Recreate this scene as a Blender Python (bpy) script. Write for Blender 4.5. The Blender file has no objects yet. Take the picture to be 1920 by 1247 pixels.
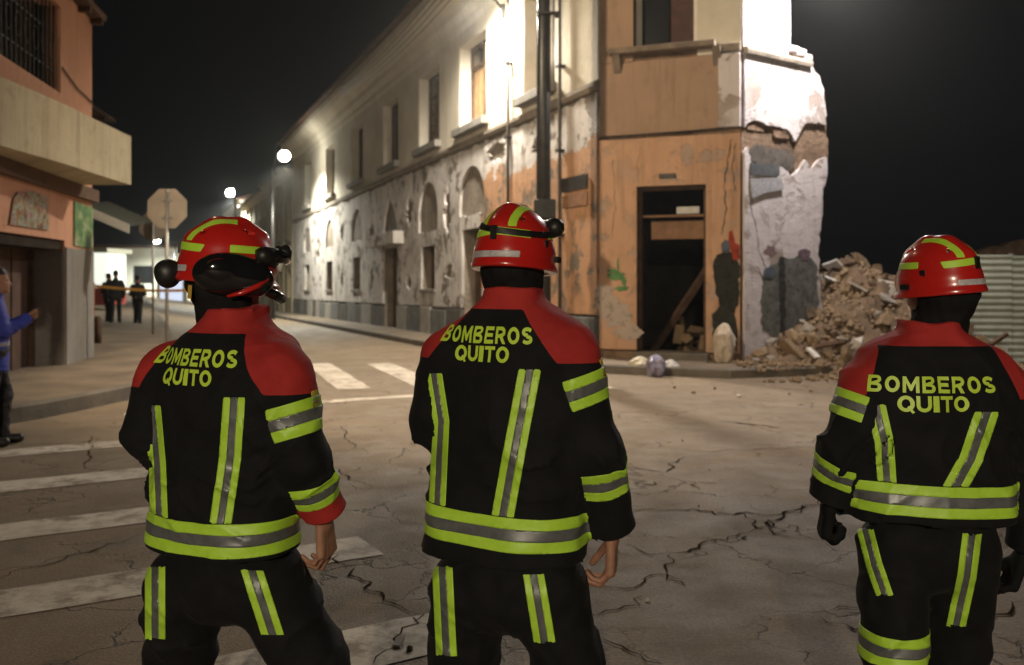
import bpy, bmesh, math, random
import numpy as np
from mathutils import Vector, Matrix
from mathutils.bvhtree import BVHTree
from mathutils.geometry import tessellate_polygon

random.seed(7); RNG = np.random.default_rng(11)
sc = bpy.context.scene
COL = sc.collection

# ------------------------------------------------------------------ camera
F = 1700.0            # focal length in pixels of the 1920 px wide photograph
CX, HY, EYE = 960.0, 525.0, 1.6
cam = bpy.data.cameras.new('camera'); camo = bpy.data.objects.new('camera', cam); COL.objects.link(camo)
camo.location = (0, 0, EYE); camo.rotation_euler = (math.radians(90), 0, 0)
cam.sensor_width = 36.0; cam.lens = F / 1920 * 36
cam.shift_y = -(623.5 - HY) / 1920
cam.clip_start = 0.05; cam.clip_end = 1500
cam.dof.use_dof = True; cam.dof.focus_distance = 2.85; cam.dof.aperture_fstop = 3.2
sc.camera = camo
sc.render.engine = 'CYCLES'
sc.cycles.use_denoising = True
try: sc.cycles.denoiser = 'OPENIMAGEDENOISE'
except Exception: pass
sc.cycles.max_bounces = 6; sc.cycles.diffuse_bounces = 4; sc.cycles.glossy_bounces = 3
sc.cycles.volume_bounces = 0; sc.cycles.sample_clamp_indirect = 4.0
sc.cycles.volume_step_rate = 4
sc.view_settings.view_transform = 'Standard'; sc.view_settings.look = 'None'
sc.view_settings.exposure = 0.0; sc.view_settings.gamma = 1.0

# ------------------------------------------------------------------ night sky
wd = bpy.data.worlds.new('World'); sc.world = wd; wd.use_nodes = True
bg = wd.node_tree.nodes['Background']; bg.inputs[0].default_value = (0.85, 0.88, 1.0, 1); bg.inputs[1].default_value = 0.0035

# street lamps: (name key) -> watts, colour; built further down with their posts; behind and side are added, unseen
LAMP = dict(
    facade=(3900, (1.0, 0.90, 0.74)),
    corner=(1650, (1.0, 0.93, 0.88)),
    behind=(5200, (1.0, 0.84, 0.62)),
    side=(2900, (1.0, 0.78, 0.52)),
    street=(5000, (0.98, 0.95, 0.80)),
    far=(9000, (0.96, 0.97, 0.86)),
)

# ------------------------------------------------------------------ helpers
def W(px, py, Y):
    return Vector(((px - CX) / F * Y, Y, EYE + (HY - py) / F * Y))
def G(px, py, z=0.0):
    Y = (EYE - z) * F / (py - HY)
    return Vector(((px - CX) / F * Y, Y, z))
def smooth(a, b, x):
    t = np.clip((np.asarray(x, float) - a) / (b - a), 0, 1); return t * t * (3 - 2 * t)

def link(o, parent=None):
    COL.objects.link(o)
    if parent is not None: o.parent = parent
    return o
def tag(o, label=None, cat=None, group=None, kind=None):
    if label: o['label'] = label
    if cat: o['category'] = cat
    if group: o['group'] = group
    if kind: o['kind'] = kind
    return o
def empty(name, loc=(0, 0, 0), label=None, cat=None, group=None):
    o = bpy.data.objects.new(name, None); o.location = loc; o.empty_display_size = .1; link(o)
    return tag(o, label, cat, group)
def mesh_np(name, V, Fc, mat=None, parent=None, sm=False, org=(0, 0, 0)):
    """Fc: array (n,3|4) or list of faces."""
    me = bpy.data.meshes.new(name)
    V = np.asarray(V, float) - np.asarray(org, float)
    if isinstance(Fc, np.ndarray):
        n, k = Fc.shape
        me.vertices.add(len(V)); me.vertices.foreach_set('co', V.astype(np.float32).ravel())
        me.loops.add(n * k); me.loops.foreach_set('vertex_index', Fc.astype(np.int32).ravel())
        me.polygons.add(n); me.polygons.foreach_set('loop_start', np.arange(0, n * k, k, dtype=np.int32))
        me.update(calc_edges=True)
    else:
        me.from_pydata([tuple(v) for v in V], [], [tuple(f) for f in Fc]); me.update()
    if sm: me.polygons.foreach_set('use_smooth', np.ones(len(me.polygons), bool))
    if mat: me.materials.append(mat)
    o = bpy.data.objects.new(name, me); link(o, parent)
    return o
class MB:
    """collects simple solids into one mesh"""
    def __init__(s): s.v = []; s.f = []
    def quadbox(s, p):           # 8 corners: bottom 4 ccw, top 4 ccw
        n = len(s.v); s.v += [tuple(q) for q in p]
        for f in ((3, 2, 1, 0), (4, 5, 6, 7), (0, 1, 5, 4), (1, 2, 6, 5), (2, 3, 7, 6), (3, 0, 4, 7)): s.f.append([n + i for i in f])
        return s
    def box(s, c, h, ax=None):
        c = Vector(c); A = ax or (Vector((1, 0, 0)), Vector((0, 1, 0)), Vector((0, 0, 1)))
        P = []
        for z in (-1, 1):
            for x, y in ((-1, -1), (1, -1), (1, 1), (-1, 1)): P.append(c + A[0] * h[0] * x + A[1] * h[1] * y + A[2] * h[2] * z)
        return s.quadbox(P)
    def tube(s, pts, rad, seg=10, cap=True):
        pts = [Vector(p) for p in pts]; n0 = len(s.v)
        rads = rad if isinstance(rad, (list, tuple)) else [rad] * len(pts)
        up = None
        for i, p in enumerate(pts):
            d = (pts[min(i + 1, len(pts) - 1)] - pts[max(i - 1, 0)]).normalized()
            if up is None:
                up = d.orthogonal().normalized()
            up = (up - d * up.dot(d)).normalized(); sd = d.cross(up)
            for k in range(seg):
                a = 2 * math.pi * k / seg
                s.v.append(tuple(p + (up * math.cos(a) + sd * math.sin(a)) * rads[i]))
        for i in range(len(pts) - 1):
            for k in range(seg):
                a = n0 + i * seg + k; b = n0 + i * seg + (k + 1) % seg
                s.f.append([a, b, b + seg, a + seg])
        if cap:
            s.f.append([n0 + k for k in range(seg)][::-1]); s.f.append([n0 + (len(pts) - 1) * seg + k for k in range(seg)])
        return s
    def prism(s, loop, vec):     # planar loop extruded along vec
        n = len(s.v); L = len(loop); vec = Vector(vec)
        s.v += [tuple(p) for p in loop] + [tuple(Vector(p) + vec) for p in loop]
        for a, b, c in tessellate_polygon([[Vector(p) for p in loop]]):
            s.f.append([n + a, n + b, n + c]); s.f.append([n + L + c, n + L + b, n + L + a])
        for i in range(L): j = (i + 1) % L; s.f.append([n + i, n + j, n + L + j, n + L + i])
        return s
    def build(s, name, mat, parent=None, sm=False, bevel=0.0):
        o = mesh_np(name, np.array(s.v) if s.v else np.zeros((0, 3)), s.f, mat, parent, sm)
        bm = bmesh.new(); bm.from_mesh(o.data); bmesh.ops.recalc_face_normals(bm, faces=bm.faces); bm.to_mesh(o.data); bm.free()
        if sm: o.data.polygons.foreach_set('use_smooth', np.ones(len(o.data.polygons), bool))
        if bevel:
            m = o.modifiers.new('bevel', 'BEVEL'); m.width = bevel; m.segments = 2; m.limit_method = 'ANGLE'
        return o

# ------------------------------------------------------------------ materials
MATS = {}
def nodes_of(name):
    m = bpy.data.materials.new(name); m.use_nodes = True; nt = m.node_tree
    return m, nt, nt.nodes['Principled BSDF']
def N(nt, t, **kw):
    n = nt.nodes.new(t)
    for k, v in kw.items(): setattr(n, k, v)
    return n
def ramp(nt, fac, stops):
    r = N(nt, 'ShaderNodeValToRGB'); e = r.color_ramp.elements
    while len(e) < len(stops): e.new(0.5)
    for el, (p, c) in zip(e, stops): el.position = p; el.color = (*c, 1) if len(c) == 3 else c
    nt.links.new(fac, r.inputs[0]); return r.outputs[0]
def noise(nt, vec, scale, detail=5, rough=.6, dist=0.0):
    n = N(nt, 'ShaderNodeTexNoise'); n.inputs['Scale'].default_value = scale; n.inputs['Detail'].default_value = detail
    n.inputs['Roughness'].default_value = rough; n.inputs['Distortion'].default_value = dist
    if vec is not None: nt.links.new(vec, n.inputs['Vector'])
    return n.outputs['Fac']
def mixc(nt, fac, a, b, mode='MIX'):
    m = N(nt, 'ShaderNodeMix', data_type='RGBA', blend_type=mode)
    for sck, v in ((m.inputs[0], fac), (m.inputs[6], a), (m.inputs[7], b)):
        if isinstance(v, (int, float)): sck.default_value = v
        elif isinstance(v, tuple): sck.default_value = (*v, 1)
        else: nt.links.new(v, sck)
    return m.outputs[2]
def mth(nt, op, a, b=0.0, clamp=False):
    m = N(nt, 'ShaderNodeMath', operation=op); m.use_clamp = clamp
    for sck, v in ((m.inputs[0], a), (m.inputs[1], b)):
        if isinstance(v, (int, float)): sck.default_value = v
        else: nt.links.new(v, sck)
    return m.outputs[0]
def bump(nt, bs, h, strength=.5, dist=.01):
    b = N(nt, 'ShaderNodeBump'); b.inputs['Strength'].default_value = strength; b.inputs['Distance'].default_value = dist
    nt.links.new(h, b.inputs['Height']); nt.links.new(b.outputs[0], bs.inputs['Normal'])
def M(name, c1, c2=None, scale=4, rough=.8, bscale=60, bst=0.0, bdist=.01, metal=0, coat=0, lo=.35, hi=.65, emit=None, spec=None, sheen=0, b2=None):
    if name in MATS: return MATS[name]
    m, nt, bs = nodes_of(name)
    tc = N(nt, 'ShaderNodeTexCoord').outputs['Object']
    if c2 is not None:
        nt.links.new(ramp(nt, noise(nt, tc, scale), [(lo, c1), (hi, c2)]), bs.inputs['Base Color'])
    else: bs.inputs['Base Color'].default_value = (*c1, 1)
    bs.inputs['Roughness'].default_value = rough; bs.inputs['Metallic'].default_value = metal
    if coat: bs.inputs['Coat Weight'].default_value = coat; bs.inputs['Coat Roughness'].default_value = .12
    if spec is not None: bs.inputs['Specular IOR Level'].default_value = spec
    if sheen: bs.inputs['Sheen Weight'].default_value = sheen
    if bst:
        hgt = noise(nt, tc, bscale, 4)
        if b2: rn = N(nt, 'ShaderNodeTexNoise', noise_type='RIDGED_MULTIFRACTAL'); rn.inputs['Scale'].default_value = b2[0]; rn.inputs['Detail'].default_value = 2; rn.inputs['Distortion'].default_value = .6; nt.links.new(tc, rn.inputs['Vector']); hgt = mth(nt, 'ADD', hgt, mth(nt, 'MULTIPLY', rn.outputs['Fac'], b2[1]))
        bump(nt, bs, hgt, bst, bdist)
    if emit: bs.inputs['Emission Color'].default_value = (*emit[0], 1); bs.inputs['Emission Strength'].default_value = emit[1]
    MATS[name] = m; return m

def mat_road():
    m, nt, bs = nodes_of('road_concrete'); tc = N(nt, 'ShaderNodeTexCoord').outputs['Object']
    base = ramp(nt, noise(nt, tc, .8, 10, .72), [(.3, (.145, .105, .067)), (.5, (.22, .163, .105)), (.72, (.275, .208, .138))])
    stain = ramp(nt, noise(nt, tc, 2.3, 8, .75), [(.52, (0, 0, 0)), (.72, (1, 1, 1))])
    c = mixc(nt, mth(nt, 'MULTIPLY', stain, .75), base, (.10, .077, .052))
    pale = ramp(nt, noise(nt, tc, 3.1, 7, .7), [(.6, (0, 0, 0)), (.75, (1, 1, 1))])
    c = mixc(nt, mth(nt, 'MULTIPLY', pale, .5), c, (.31, .25, .18))
    fine = ramp(nt, noise(nt, tc, 55, 5, .75), [(.3, (.6, .6, .6)), (.7, (1.35, 1.35, 1.35))])
    c = mixc(nt, 1.0, c, fine, 'MULTIPLY')
    # fine map cracking where the slab is worn
    vo = N(nt, 'ShaderNodeTexVoronoi', feature='DISTANCE_TO_EDGE'); vo.inputs['Scale'].default_value = 1.5
    wob = N(nt, 'ShaderNodeTexNoise'); wob.inputs['Scale'].default_value = 5; wob.inputs['Detail'].default_value = 5; nt.links.new(tc, wob.inputs['Vector'])
    add = N(nt, 'ShaderNodeVectorMath', operation='MULTIPLY_ADD'); nt.links.new(wob.outputs['Color'], add.inputs[0]); add.inputs[1].default_value = (.35, .35, .35); nt.links.new(tc, add.inputs[2])
    nt.links.new(add.outputs[0], vo.inputs['Vector'])
    ck = ramp(nt, vo.outputs['Distance'], [(.0, (1, 1, 1)), (.016, (0, 0, 0))])
    msk = ramp(nt, noise(nt, tc, .8, 3), [(.47, (0, 0, 0)), (.57, (1, 1, 1))])
    ckm = mth(nt, 'MULTIPLY', ck, msk)
    c = mixc(nt, mth(nt, 'MULTIPLY', ckm, .75), c, (.045, .035, .026))
    nt.links.new(c, bs.inputs['Base Color'])
    nt.links.new(ramp(nt, noise(nt, tc, 2.2, 4), [(.3, (.55, .55, .55)), (.7, (.85, .85, .85))]), bs.inputs['Roughness'])
    h = mth(nt, 'SUBTRACT', mth(nt, 'ADD', noise(nt, tc, 70, 4, .7), mth(nt, 'MULTIPLY', noise(nt, tc, 9, 6, .7), .2)), mth(nt, 'MULTIPLY', ckm, 1.5))
    bump(nt, bs, h, .9, .014)
    return m
def mat_paint():
    m, nt, bs = nodes_of('worn_road_paint'); tc = N(nt, 'ShaderNodeTexCoord').outputs['Object']
    w = ramp(nt, noise(nt, tc, 5.5, 8, .72), [(.40, (1, 1, 1)), (.56, (0, 0, 0))])
    w2 = ramp(nt, noise(nt, tc, 1.1, 4, .6), [(.42, (1, 1, 1)), (.6, (0, 0, 0))])
    wear = mth(nt, 'MULTIPLY', w, mth(nt, 'ADD', mth(nt, 'MULTIPLY', w2, .6), .3))
    c = mixc(nt, wear, ramp(nt, noise(nt, tc, 2, 5), [(.3, (.50, .44, .36)), (.7, (.70, .63, .54))]), (.18, .138, .095))
    nt.links.new(c, bs.inputs['Base Color']); bs.inputs['Roughness'].default_value = .75
    bump(nt, bs, noise(nt, tc, 60, 4, .7), .4, .008)
    return m
def mat_wall(name, cols, scale=1.0, dirt=(.16, .13, .10), dirt_amt=.7, rough=.9, top=None, peel=None, ub=None):
    """painted plaster: cols = two shades; uv = metres along and up the wall. peel = colour under flaked paint,
    ub = (colour, u limit, v limit): another paint coat near the corner."""
    m, nt, bs = nodes_of(name)
    uvn = N(nt, 'ShaderNodeUVMap').outputs[0]
    sep = N(nt, 'ShaderNodeSeparateXYZ'); nt.links.new(uvn, sep.inputs[0]); u, v = sep.outputs[0], sep.outputs[1]
    c = ramp(nt, noise(nt, uvn, .9 * scale, 6, .6), [(.3, cols[0]), (.7, cols[1])])
    if ub:
        col, ul, vl = ub
        n1 = mth(nt, 'MULTIPLY', mth(nt, 'SUBTRACT', noise(nt, uvn, 1.3, 7, .65), .5), 3.2)
        k = mth(nt, 'MULTIPLY', mth(nt, 'LESS_THAN', mth(nt, 'ADD', u, n1), ul), mth(nt, 'LESS_THAN', mth(nt, 'ADD', v, mth(nt, 'MULTIPLY', n1, .5)), vl))
        c = mixc(nt, k, c, col)
    if peel:
        pk = ramp(nt, noise(nt, uvn, 1.6 * scale, 8, .68, .3), [(.53, (0, 0, 0)), (.555, (1, 1, 1))])
        pk2 = ramp(nt, noise(nt, uvn, .6, 3), [(.36, (0, 0, 0)), (.55, (1, 1, 1))])
        pm = mth(nt, 'MULTIPLY', pk, pk2)
        c = mixc(nt, pm, c, peel)
    # streaks of grime running down
    mp = N(nt, 'ShaderNodeMapping'); mp.inputs['Scale'].default_value = (3.2, .28, 1); nt.links.new(uvn, mp.inputs[0])
    st = ramp(nt, noise(nt, mp.outputs[0], 1.6, 6, .65), [(.5, (0, 0, 0)), (.8, (1, 1, 1))])
    c = mixc(nt, mth(nt, 'MULTIPLY', st, dirt_amt), c, dirt)
    bl = ramp(nt, noise(nt, uvn, 2.7, 7, .7), [(.55, (0, 0, 0)), (.8, (1, 1, 1))])
    c = mixc(nt, mth(nt, 'MULTIPLY', bl, dirt_amt * .8), c, dirt)
    nt.links.new(c, bs.inputs['Base Color']); bs.inputs['Roughness'].default_value = rough
    h = mth(nt, 'ADD', noise(nt, uvn, 25, 5, .65), mth(nt, 'MULTIPLY', noise(nt, uvn, 3, 5), 2.0))
    if peel: h = mth(nt, 'SUBTRACT', h, mth(nt, 'MULTIPLY', pm, 1.2))
    bump(nt, bs, h, .6, .02)
    MATS[name] = m; return m

ROAD = mat_road(); PAINT = mat_paint()
SIDEWALK = M('sidewalk_concrete', (.12, .09, .062), (.21, .16, .11), 1.3, .85, 45, .5, .012)
KERB = M('kerb_concrete', (.10, .09, .075), (.17, .145, .115), 2.5, .85, 30, .5, .012)
CRACK = M('crack_dirt', (.022, .017, .012), (.05, .038, .027), 9, 1.0, spec=0.0)
ADOBE = M('adobe_core', (.15, .125, .10), (.27, .225, .18), 2.2, .95, 14, .9, .03)
ADOBE_BROWN = M('adobe_brown', (.12, .075, .045), (.24, .155, .10), 3, .95, 12, .9, .03)
CREAM = mat_wall('cream_plaster', ((.50, .45, .36), (.64, .59, .49)), dirt=(.28, .24, .18), dirt_amt=.45)
GREYPL = mat_wall('flaking_plaster', ((.47, .44, .42), (.70, .665, .645)), dirt=(.12, .10, .08), dirt_amt=.85, peel=(.17, .14, .11), ub=((.48, .265, .145), 6.2, 4.2))
ORANGE = mat_wall('orange_plaster', ((.47, .28, .17), (.55, .335, .215)), dirt=(.23, .14, .09), dirt_amt=.75, peel=(.40, .30, .24))
WHITEPL = mat_wall('lilac_white_plaster', ((.52, .47, .48), (.62, .57, .57)), dirt=(.26, .22, .20), dirt_amt=.5, peel=(.33, .27, .24))
PINK = mat_wall('pink_plaster', ((.46, .235, .15), (.55, .29, .185)), dirt=(.25, .13, .09), dirt_amt=.55)
SILLB = M('sill_brown', (.13, .10, .075), (.22, .17, .125), 4, .9, 25, .5, .015)
GREYBASE = mat_wall('grey_base_plaster', ((.17, .16, .145), (.24, .225, .205)), dirt=(.09, .08, .07), dirt_amt=.8)
BALC = mat_wall('balcony_concrete', ((.38, .33, .225), (.47, .41, .285)), dirt=(.15, .13, .08), dirt_amt=.8)
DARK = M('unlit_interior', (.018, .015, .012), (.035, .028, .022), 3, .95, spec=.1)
WOOD = M('old_wood', (.055, .03, .018), (.11, .06, .035), 6, .8, 40, .5, .006)
WOODPALE = M('pale_board', (.30, .19, .09), (.42, .28, .14), 5, .8, 40, .4, .006)
IRON = M('black_iron', (.012, .012, .012), (.03, .028, .026), 8, .5, 60, .2, .003, metal=.3)
POLEMAT = M('dark_pole_steel', (.012, .011, .011), (.03, .027, .024), 6, .4, 60, .2, .003)
GALV = M('galvanised_steel', (.32, .31, .30), (.45, .44, .42), 7, .45, 60, .15, .003, metal=.7)
SIGNBACK = M('sign_back_grey', (.30, .26, .215), (.37, .32, .27), 4, .6)
GLASS = M('dark_glass', (.012, .013, .015), None, rough=.12)
ROOFT = M('roof_tile_clay', (.05, .03, .022), (.10, .055, .038), 3, .9, 25, .6, .015)
JBLACK = M('jacket_black', (.0055, .0055, .007), (.009, .009, .011), 14, .82, 420, .5, .0015, spec=.25, sheen=.02, b2=(6, 3.5))
JRED = M('jacket_red', (.37, .026, .024), (.46, .036, .032), 10, .8, 420, .5, .0015, spec=.25, b2=(6, 3.5))
LIME = M('lime_reflective', (.46, .78, .05), (.54, .86, .08), 30, .45, 300, .2, .001)
SILVER = M('silver_reflective', (.13, .14, .145), (.18, .19, .195), 40, .38, 400, .2, .001, metal=.25)
SKIN = M('skin', (.33, .165, .105), (.42, .22, .145), 30, .55, 200, .2, .001)
HOOD = M('black_hood', (.006, .006, .007), (.011, .011, .012), 20, .85, 300, .3, .0015, spec=.2)
BOOTM = M('black_boot', (.01, .01, .01), (.02, .019, .018), 15, .5)
HELRED = M('helmet_red', (.50, .012, .010), (.56, .02, .014), 5, .28, coat=.6)
RUB = M('black_rubber', (.008, .008, .008), (.016, .016, .016), 15, .45)
LENS = M('goggle_lens', (.01, .01, .012), None, rough=.08, coat=1.0)
LABELW = M('helmet_label_silver', (.42, .40, .42), (.60, .57, .60), 60, .4)
LETTER = M('lime_letters', (.56, .80, .06), (.62, .86, .09), 60, .45)

# ------------------------------------------------------------------ ground
def gz(x, y):
    x = np.asarray(x, float); y = np.asarray(y, float)
    s = ((1.65 - .412 * (y - 17)) - x) * .925
    w = smooth(4, 11, s)
    r = -.0118 * np.clip(y - 17, 0, 70); l = .012 * np.clip(y - 14, 0, 70)
    return r * (1 - w) + l * w
def gzf(x, y): return float(gz(x, y))
def axis(parts):
    out = []
    for a, b, n in parts: out += list(np.linspace(a, b, n, endpoint=False))
    return np.array(out + [parts[-1][1]])
def sheet(name, xs, ys, dz, mat):
    X, Yy = np.meshgrid(xs, ys, indexing='ij'); V = np.stack([X, Yy, gz(X, Yy) + dz], -1).reshape(-1, 3)
    nx, ny = len(xs), len(ys); i, j = np.meshgrid(np.arange(nx - 1), np.arange(ny - 1), indexing='ij'); a = (i * ny + j).ravel()
    return mesh_np(name, V, np.stack([a, a + ny, a + ny + 1, a + 1], 1), mat, sm=True)
road = sheet('road', axis([(-200, -40, 8), (-40, 12, 60), (12, 140, 8)]), axis([(-60, 12, 10), (12, 60, 60), (60, 250, 12)]), 0, ROAD); tag(road, kind='structure')

def decal(name, loop, dz, mat, parent=None):
    """flat marking following the ground; loop = 2-D points of a quad, subdivided along its long side"""
    a, b, c, d = [Vector((p[0], p[1])) for p in loop]; n = 12; V = []; Fs = []
    for i in range(n + 1):
        t = i / n
        for p in (a.lerp(b, t), d.lerp(c, t)):
            jx = random.uniform(-.012, .012); V.append((p.x + jx, p.y + random.uniform(-.012, .012), gzf(p.x, p.y) + dz))
    for i in range(n): Fs.append((2 * i, 2 * i + 2, 2 * i + 3, 2 * i + 1))
    return mesh_np(name, V, Fs, mat, parent)
d2 = Vector((.86, .51)).normalized(); n2 = Vector((-d2.y, d2.x))
for off, w, e in ((3.72, .44, 2.0), (5.13, .43, 2.06), (6.58, .42, 2.0), (8.02, .42, 1.9), (9.55, .4, 1.8)):
    a, b = -1.9, e
    decal('crosswalk_stripe', [d2 * a + n2 * (off - w / 2), d2 * b + n2 * (off - w / 2), d2 * b + n2 * (off + w / 2), d2 * a + n2 * (off + w / 2)], .005, PAINT, road)
sd = Vector((-.36, 1)).normalized(); sn = Vector((sd.y, -sd.x))
for k in range(6):
    x0 = -6.15 + 1.2 * k; p = Vector((x0, 17.4)); q = Vector((x0 + 1.45, 13.3))
    decal('crosswalk_stripe', [p - sn * .24, q - sn * .24, q + sn * .24, p + sn * .24], .005, PAINT, road)
p, q = Vector((-4.6, 10.75)), Vector((-.6, 12.9)); nn = (q - p).normalized(); nn = Vector((-nn.y, nn.x))
decal('stop_line', [p - nn * .13, q - nn * .13, q + nn * .13, p + nn * .13], .005, PAINT, road)

def crack(pts, w0=.02, dz=.0068):
    w0 *= .72; P = [G(*p) for p in pts]; Q = [P[0]]
    for a, b in zip(P, P[1:]):
        L = (b - a).length; n = max(2, int(L / .05)); side = Vector((-(b - a).y, (b - a).x, 0)).normalized()
        ph = random.uniform(0, 6)
        for i in range(1, n + 1):
            t = i / n; k = math.sin(math.pi * t)
            Q.append(a.lerp(b, t) + side * k * (.035 * math.sin(ph + t * 9) + random.uniform(-.022, .022)))
    V = []; Fs = []
    for i, p in enumerate(Q):
        d = (Q[min(i + 1, len(Q) - 1)] - Q[max(i - 1, 0)]); s = Vector((-d.y, d.x, 0)).normalized()
        t = i / (len(Q) - 1); w = w0 * (.25 + .9 * random.random()) * (.35 + .65 * math.sin(math.pi * min(max(t, .06), .94)))
        z = gzf(p.x, p.y) + dz
        V += [(p.x + s.x * w, p.y + s.y * w, z), (p.x - s.x * w * random.uniform(.4, 1), p.y - s.y * w * random.uniform(.4, 1), z)]
    for i in range(len(Q) - 1): Fs.append((2 * i, 2 * i + 1, 2 * i + 3, 2 * i + 2))
    mesh_np('crack', V, Fs, CRACK, road)
for c, w in (([(1150, 872), (1200, 880), (1250, 886), (1272, 862), (1284, 858)], .02), ([(1180, 957), (1250, 958), (1300, 955), (1340, 966), (1400, 962), (1440, 968), (1500, 955), (1545, 938)], .02),
          ([(1395, 965), (1420, 992), (1462, 975), (1512, 950)], .02), ([(1420, 992), (1380, 1006), (1330, 1016), (1290, 1036), (1220, 1042), (1175, 1022)], .015),
          ([(1256, 1040), (1250, 1078), (1292, 1090)], .012), ([(1130, 1102), (1190, 1104), (1222, 1080), (1252, 1080), (1285, 1100)], .017), ([(1100, 1158), (1160, 1145), (1205, 1120)], .012),
          ([(600, 1032), (640, 1058), (680, 1090), (720, 1120), (760, 1145), (800, 1172)], .014), ([(600, 862), (640, 890), (700, 915)], .012), ([(0, 1072), (90, 1060), (180, 1032), (262, 1005)], .014),
          ([(172, 822), (168, 850), (158, 880)], .016), ([(1540, 1160), (1600, 1182), (1650, 1205)], .012), ([(1550, 1150), (1625, 1128)], .01), ([(1350, 791), (1400, 795), (1462, 803)], .035),
          ([(1180, 838), (1330, 848), (1430, 842), (1530, 838)], .012), ([(1460, 1000), (1480, 985), (1500, 1000)], .012), ([(1190, 905), (1215, 910), (1240, 905)], .02), ([(1300, 905), (1310, 920)], .012),
          ([(700, 1247), (722, 1222), (752, 1190), (775, 1160)], .011), ([(1440, 975), (1450, 1002), (1480, 1008)], .013), ([(1130, 1020), (1160, 1040), (1185, 1045)], .012), ([(1860, 1170), (1900, 1140), (1920, 1130)], .02),
          ([(1130, 1200), (1200, 1230), (1240, 1247)], .01), ([(640, 800), (655, 830), (690, 850)], .01), ([(1000, 1180), (1030, 1200)], .01)):
    crack(c, w)

def sidewalk(name, outer, inner, h, mat, kmat, kw=.16):
    """raised pavement between an outer kerb line and an inner line (same number of points)"""
    O = [Vector(p) for p in outer]; I = [Vector(p) for p in inner]; V = []; Fs = []; K = []; KF = []
    for o, i in zip(O, I):
        m = o + (i - o).normalized() * kw
        zo, zi, zm = gzf(o.x, o.y) + h, gzf(i.x, i.y) + h, gzf(m.x, m.y) + h
        V += [(m.x, m.y, zm - .006), (i.x, i.y, zi)]
        K += [(o.x, o.y, zo - h - .3), (o.x, o.y, zo - .02), (o.x + (m.x - o.x) * .12, o.y + (m.y - o.y) * .12, zo), (m.x, m.y, zm), (m.x, m.y, zm - .2)]
    for k in range(len(O) - 1):
        Fs.append((2 * k, 2 * k + 1, 2 * k + 3, 2 * k + 2))
        for j in range(4): KF.append((5 * k + j, 5 * k + j + 1, 5 * k + 6 + j, 5 * k + 5 + j))
    o = mesh_np(name, V, Fs, mat); tag(o, kind='structure'); mesh_np('kerb', K, KF, kmat, o); return o
def resample(pts, step):
    out = [Vector(pts[0])]
    for a, b in zip(pts, pts[1:]):
        a, b = Vector(a), Vector(b); n = max(1, int((b - a).length / step)); out += [a.lerp(b, i / n) for i in range(1, n + 1)]
    return out
def chaikin(pts, n=2):
    pts = [Vector(p) for p in pts]
    for _ in range(n):
        q = [pts[0]]
        for a, b in zip(pts, pts[1:]): q += [a.lerp(b, .25), a.lerp(b, .75)]
        pts = q + [pts[-1]]
    return pts
lk = chaikin([(-14, 6.9), (-8, 8.2), (-5.65, 9.45), (-5.12, 11.8), (-5.0, 13.6), (-5.7, 16.2), (-7.4, 20.2), (-10, 26.5), (-13.5, 35), (-21, 53), (-42, 102)], 3)
li = [Vector((-22 - .45 * max(0, p.y - 16), p.y + (4 if p.y < 12 else 2))) for p in lk]
sidewalk('pavement', lk, li, .19, SIDEWALK, KERB)

# ------------------------------------------------------------------ wall frames
class Frame:
    def __init__(s, o, ud, slope=0.0, flip=1):
        s.o = Vector((o[0], o[1], 0)); s.u = Vector((ud[0], ud[1], 0)).normalized(); s.sl = slope
        n = Vector((s.u.y, -s.u.x, 0)); c = Vector((0, 0, 0)) - s.o
        s.n = n if n.dot(c) > 0 else -n
    def P(s, u, v, d=0.0): return s.o + s.u * u + s.n * d + Vector((0, 0, v + s.sl * u))
    def uv(s, px, py, d=0.0):
        dr = Vector(((px - CX) / F, 1, (HY - py) / F)); o = s.o + s.n * d; e = Vector((0, 0, EYE))
        t = (o - e).dot(s.n) / dr.dot(s.n); p = e + dr * t - o
        u = p.dot(s.u); return u, p.z - s.sl * u
    def u1(s, px): return s.uv(px, 500)[0]
def panel(name, fr, outer, holes, d0, d1, mat, parent=None):
    """wall slab from depth d1 (back) to d0 (front), with through openings; uv = wall metres"""
    loops = [outer] + holes; flat = [p for l in loops for p in l]; n = len(flat)
    tris = tessellate_polygon([[Vector((p[0], p[1], 0)) for p in l] for l in loops])
    V = [fr.P(u, v, d0) for u, v in flat] + [fr.P(u, v, d1) for u, v in flat]; UV = flat + flat
    Fs = [tuple(t) for t in tris] + [tuple(n + i for i in t[::-1]) for t in tris]; k = 0
    for l in loops:
        for i in range(len(l)): j = (i + 1) % len(l); Fs.append((k + i, k + j, n + k + j, n + k + i))
        k += len(l)
    o = mesh_np(name, V, Fs, mat, parent)
    bm = bmesh.new(); bm.from_mesh(o.data); bmesh.ops.recalc_face_normals(bm, faces=bm.faces)
    ul = bm.loops.layers.uv.new('UVMap')
    for f in bm.faces:
        for lp in f.loops:
            u, v = UV[lp.vert.index]; lp[ul].uv = (u + (0 if lp.vert.index < n else .45), v)
    bm.to_mesh(o.data); bm.free(); return o
def rect(u0, u1, v0, v1): return [(u0, v0), (u1, v0), (u1, v1), (u0, v1)]
def arch(u0, u1, v0, v1, n=12):
    r = (u1 - u0) / 2; c = (u0 + u1) / 2; h = min(r, v1 - v0); vs = v1 - h
    return [(u0, v0), (u1, v0)] + [(c + r * math.cos(a), vs + h * math.sin(a)) for a in np.linspace(0, math.pi, n)]
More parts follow.
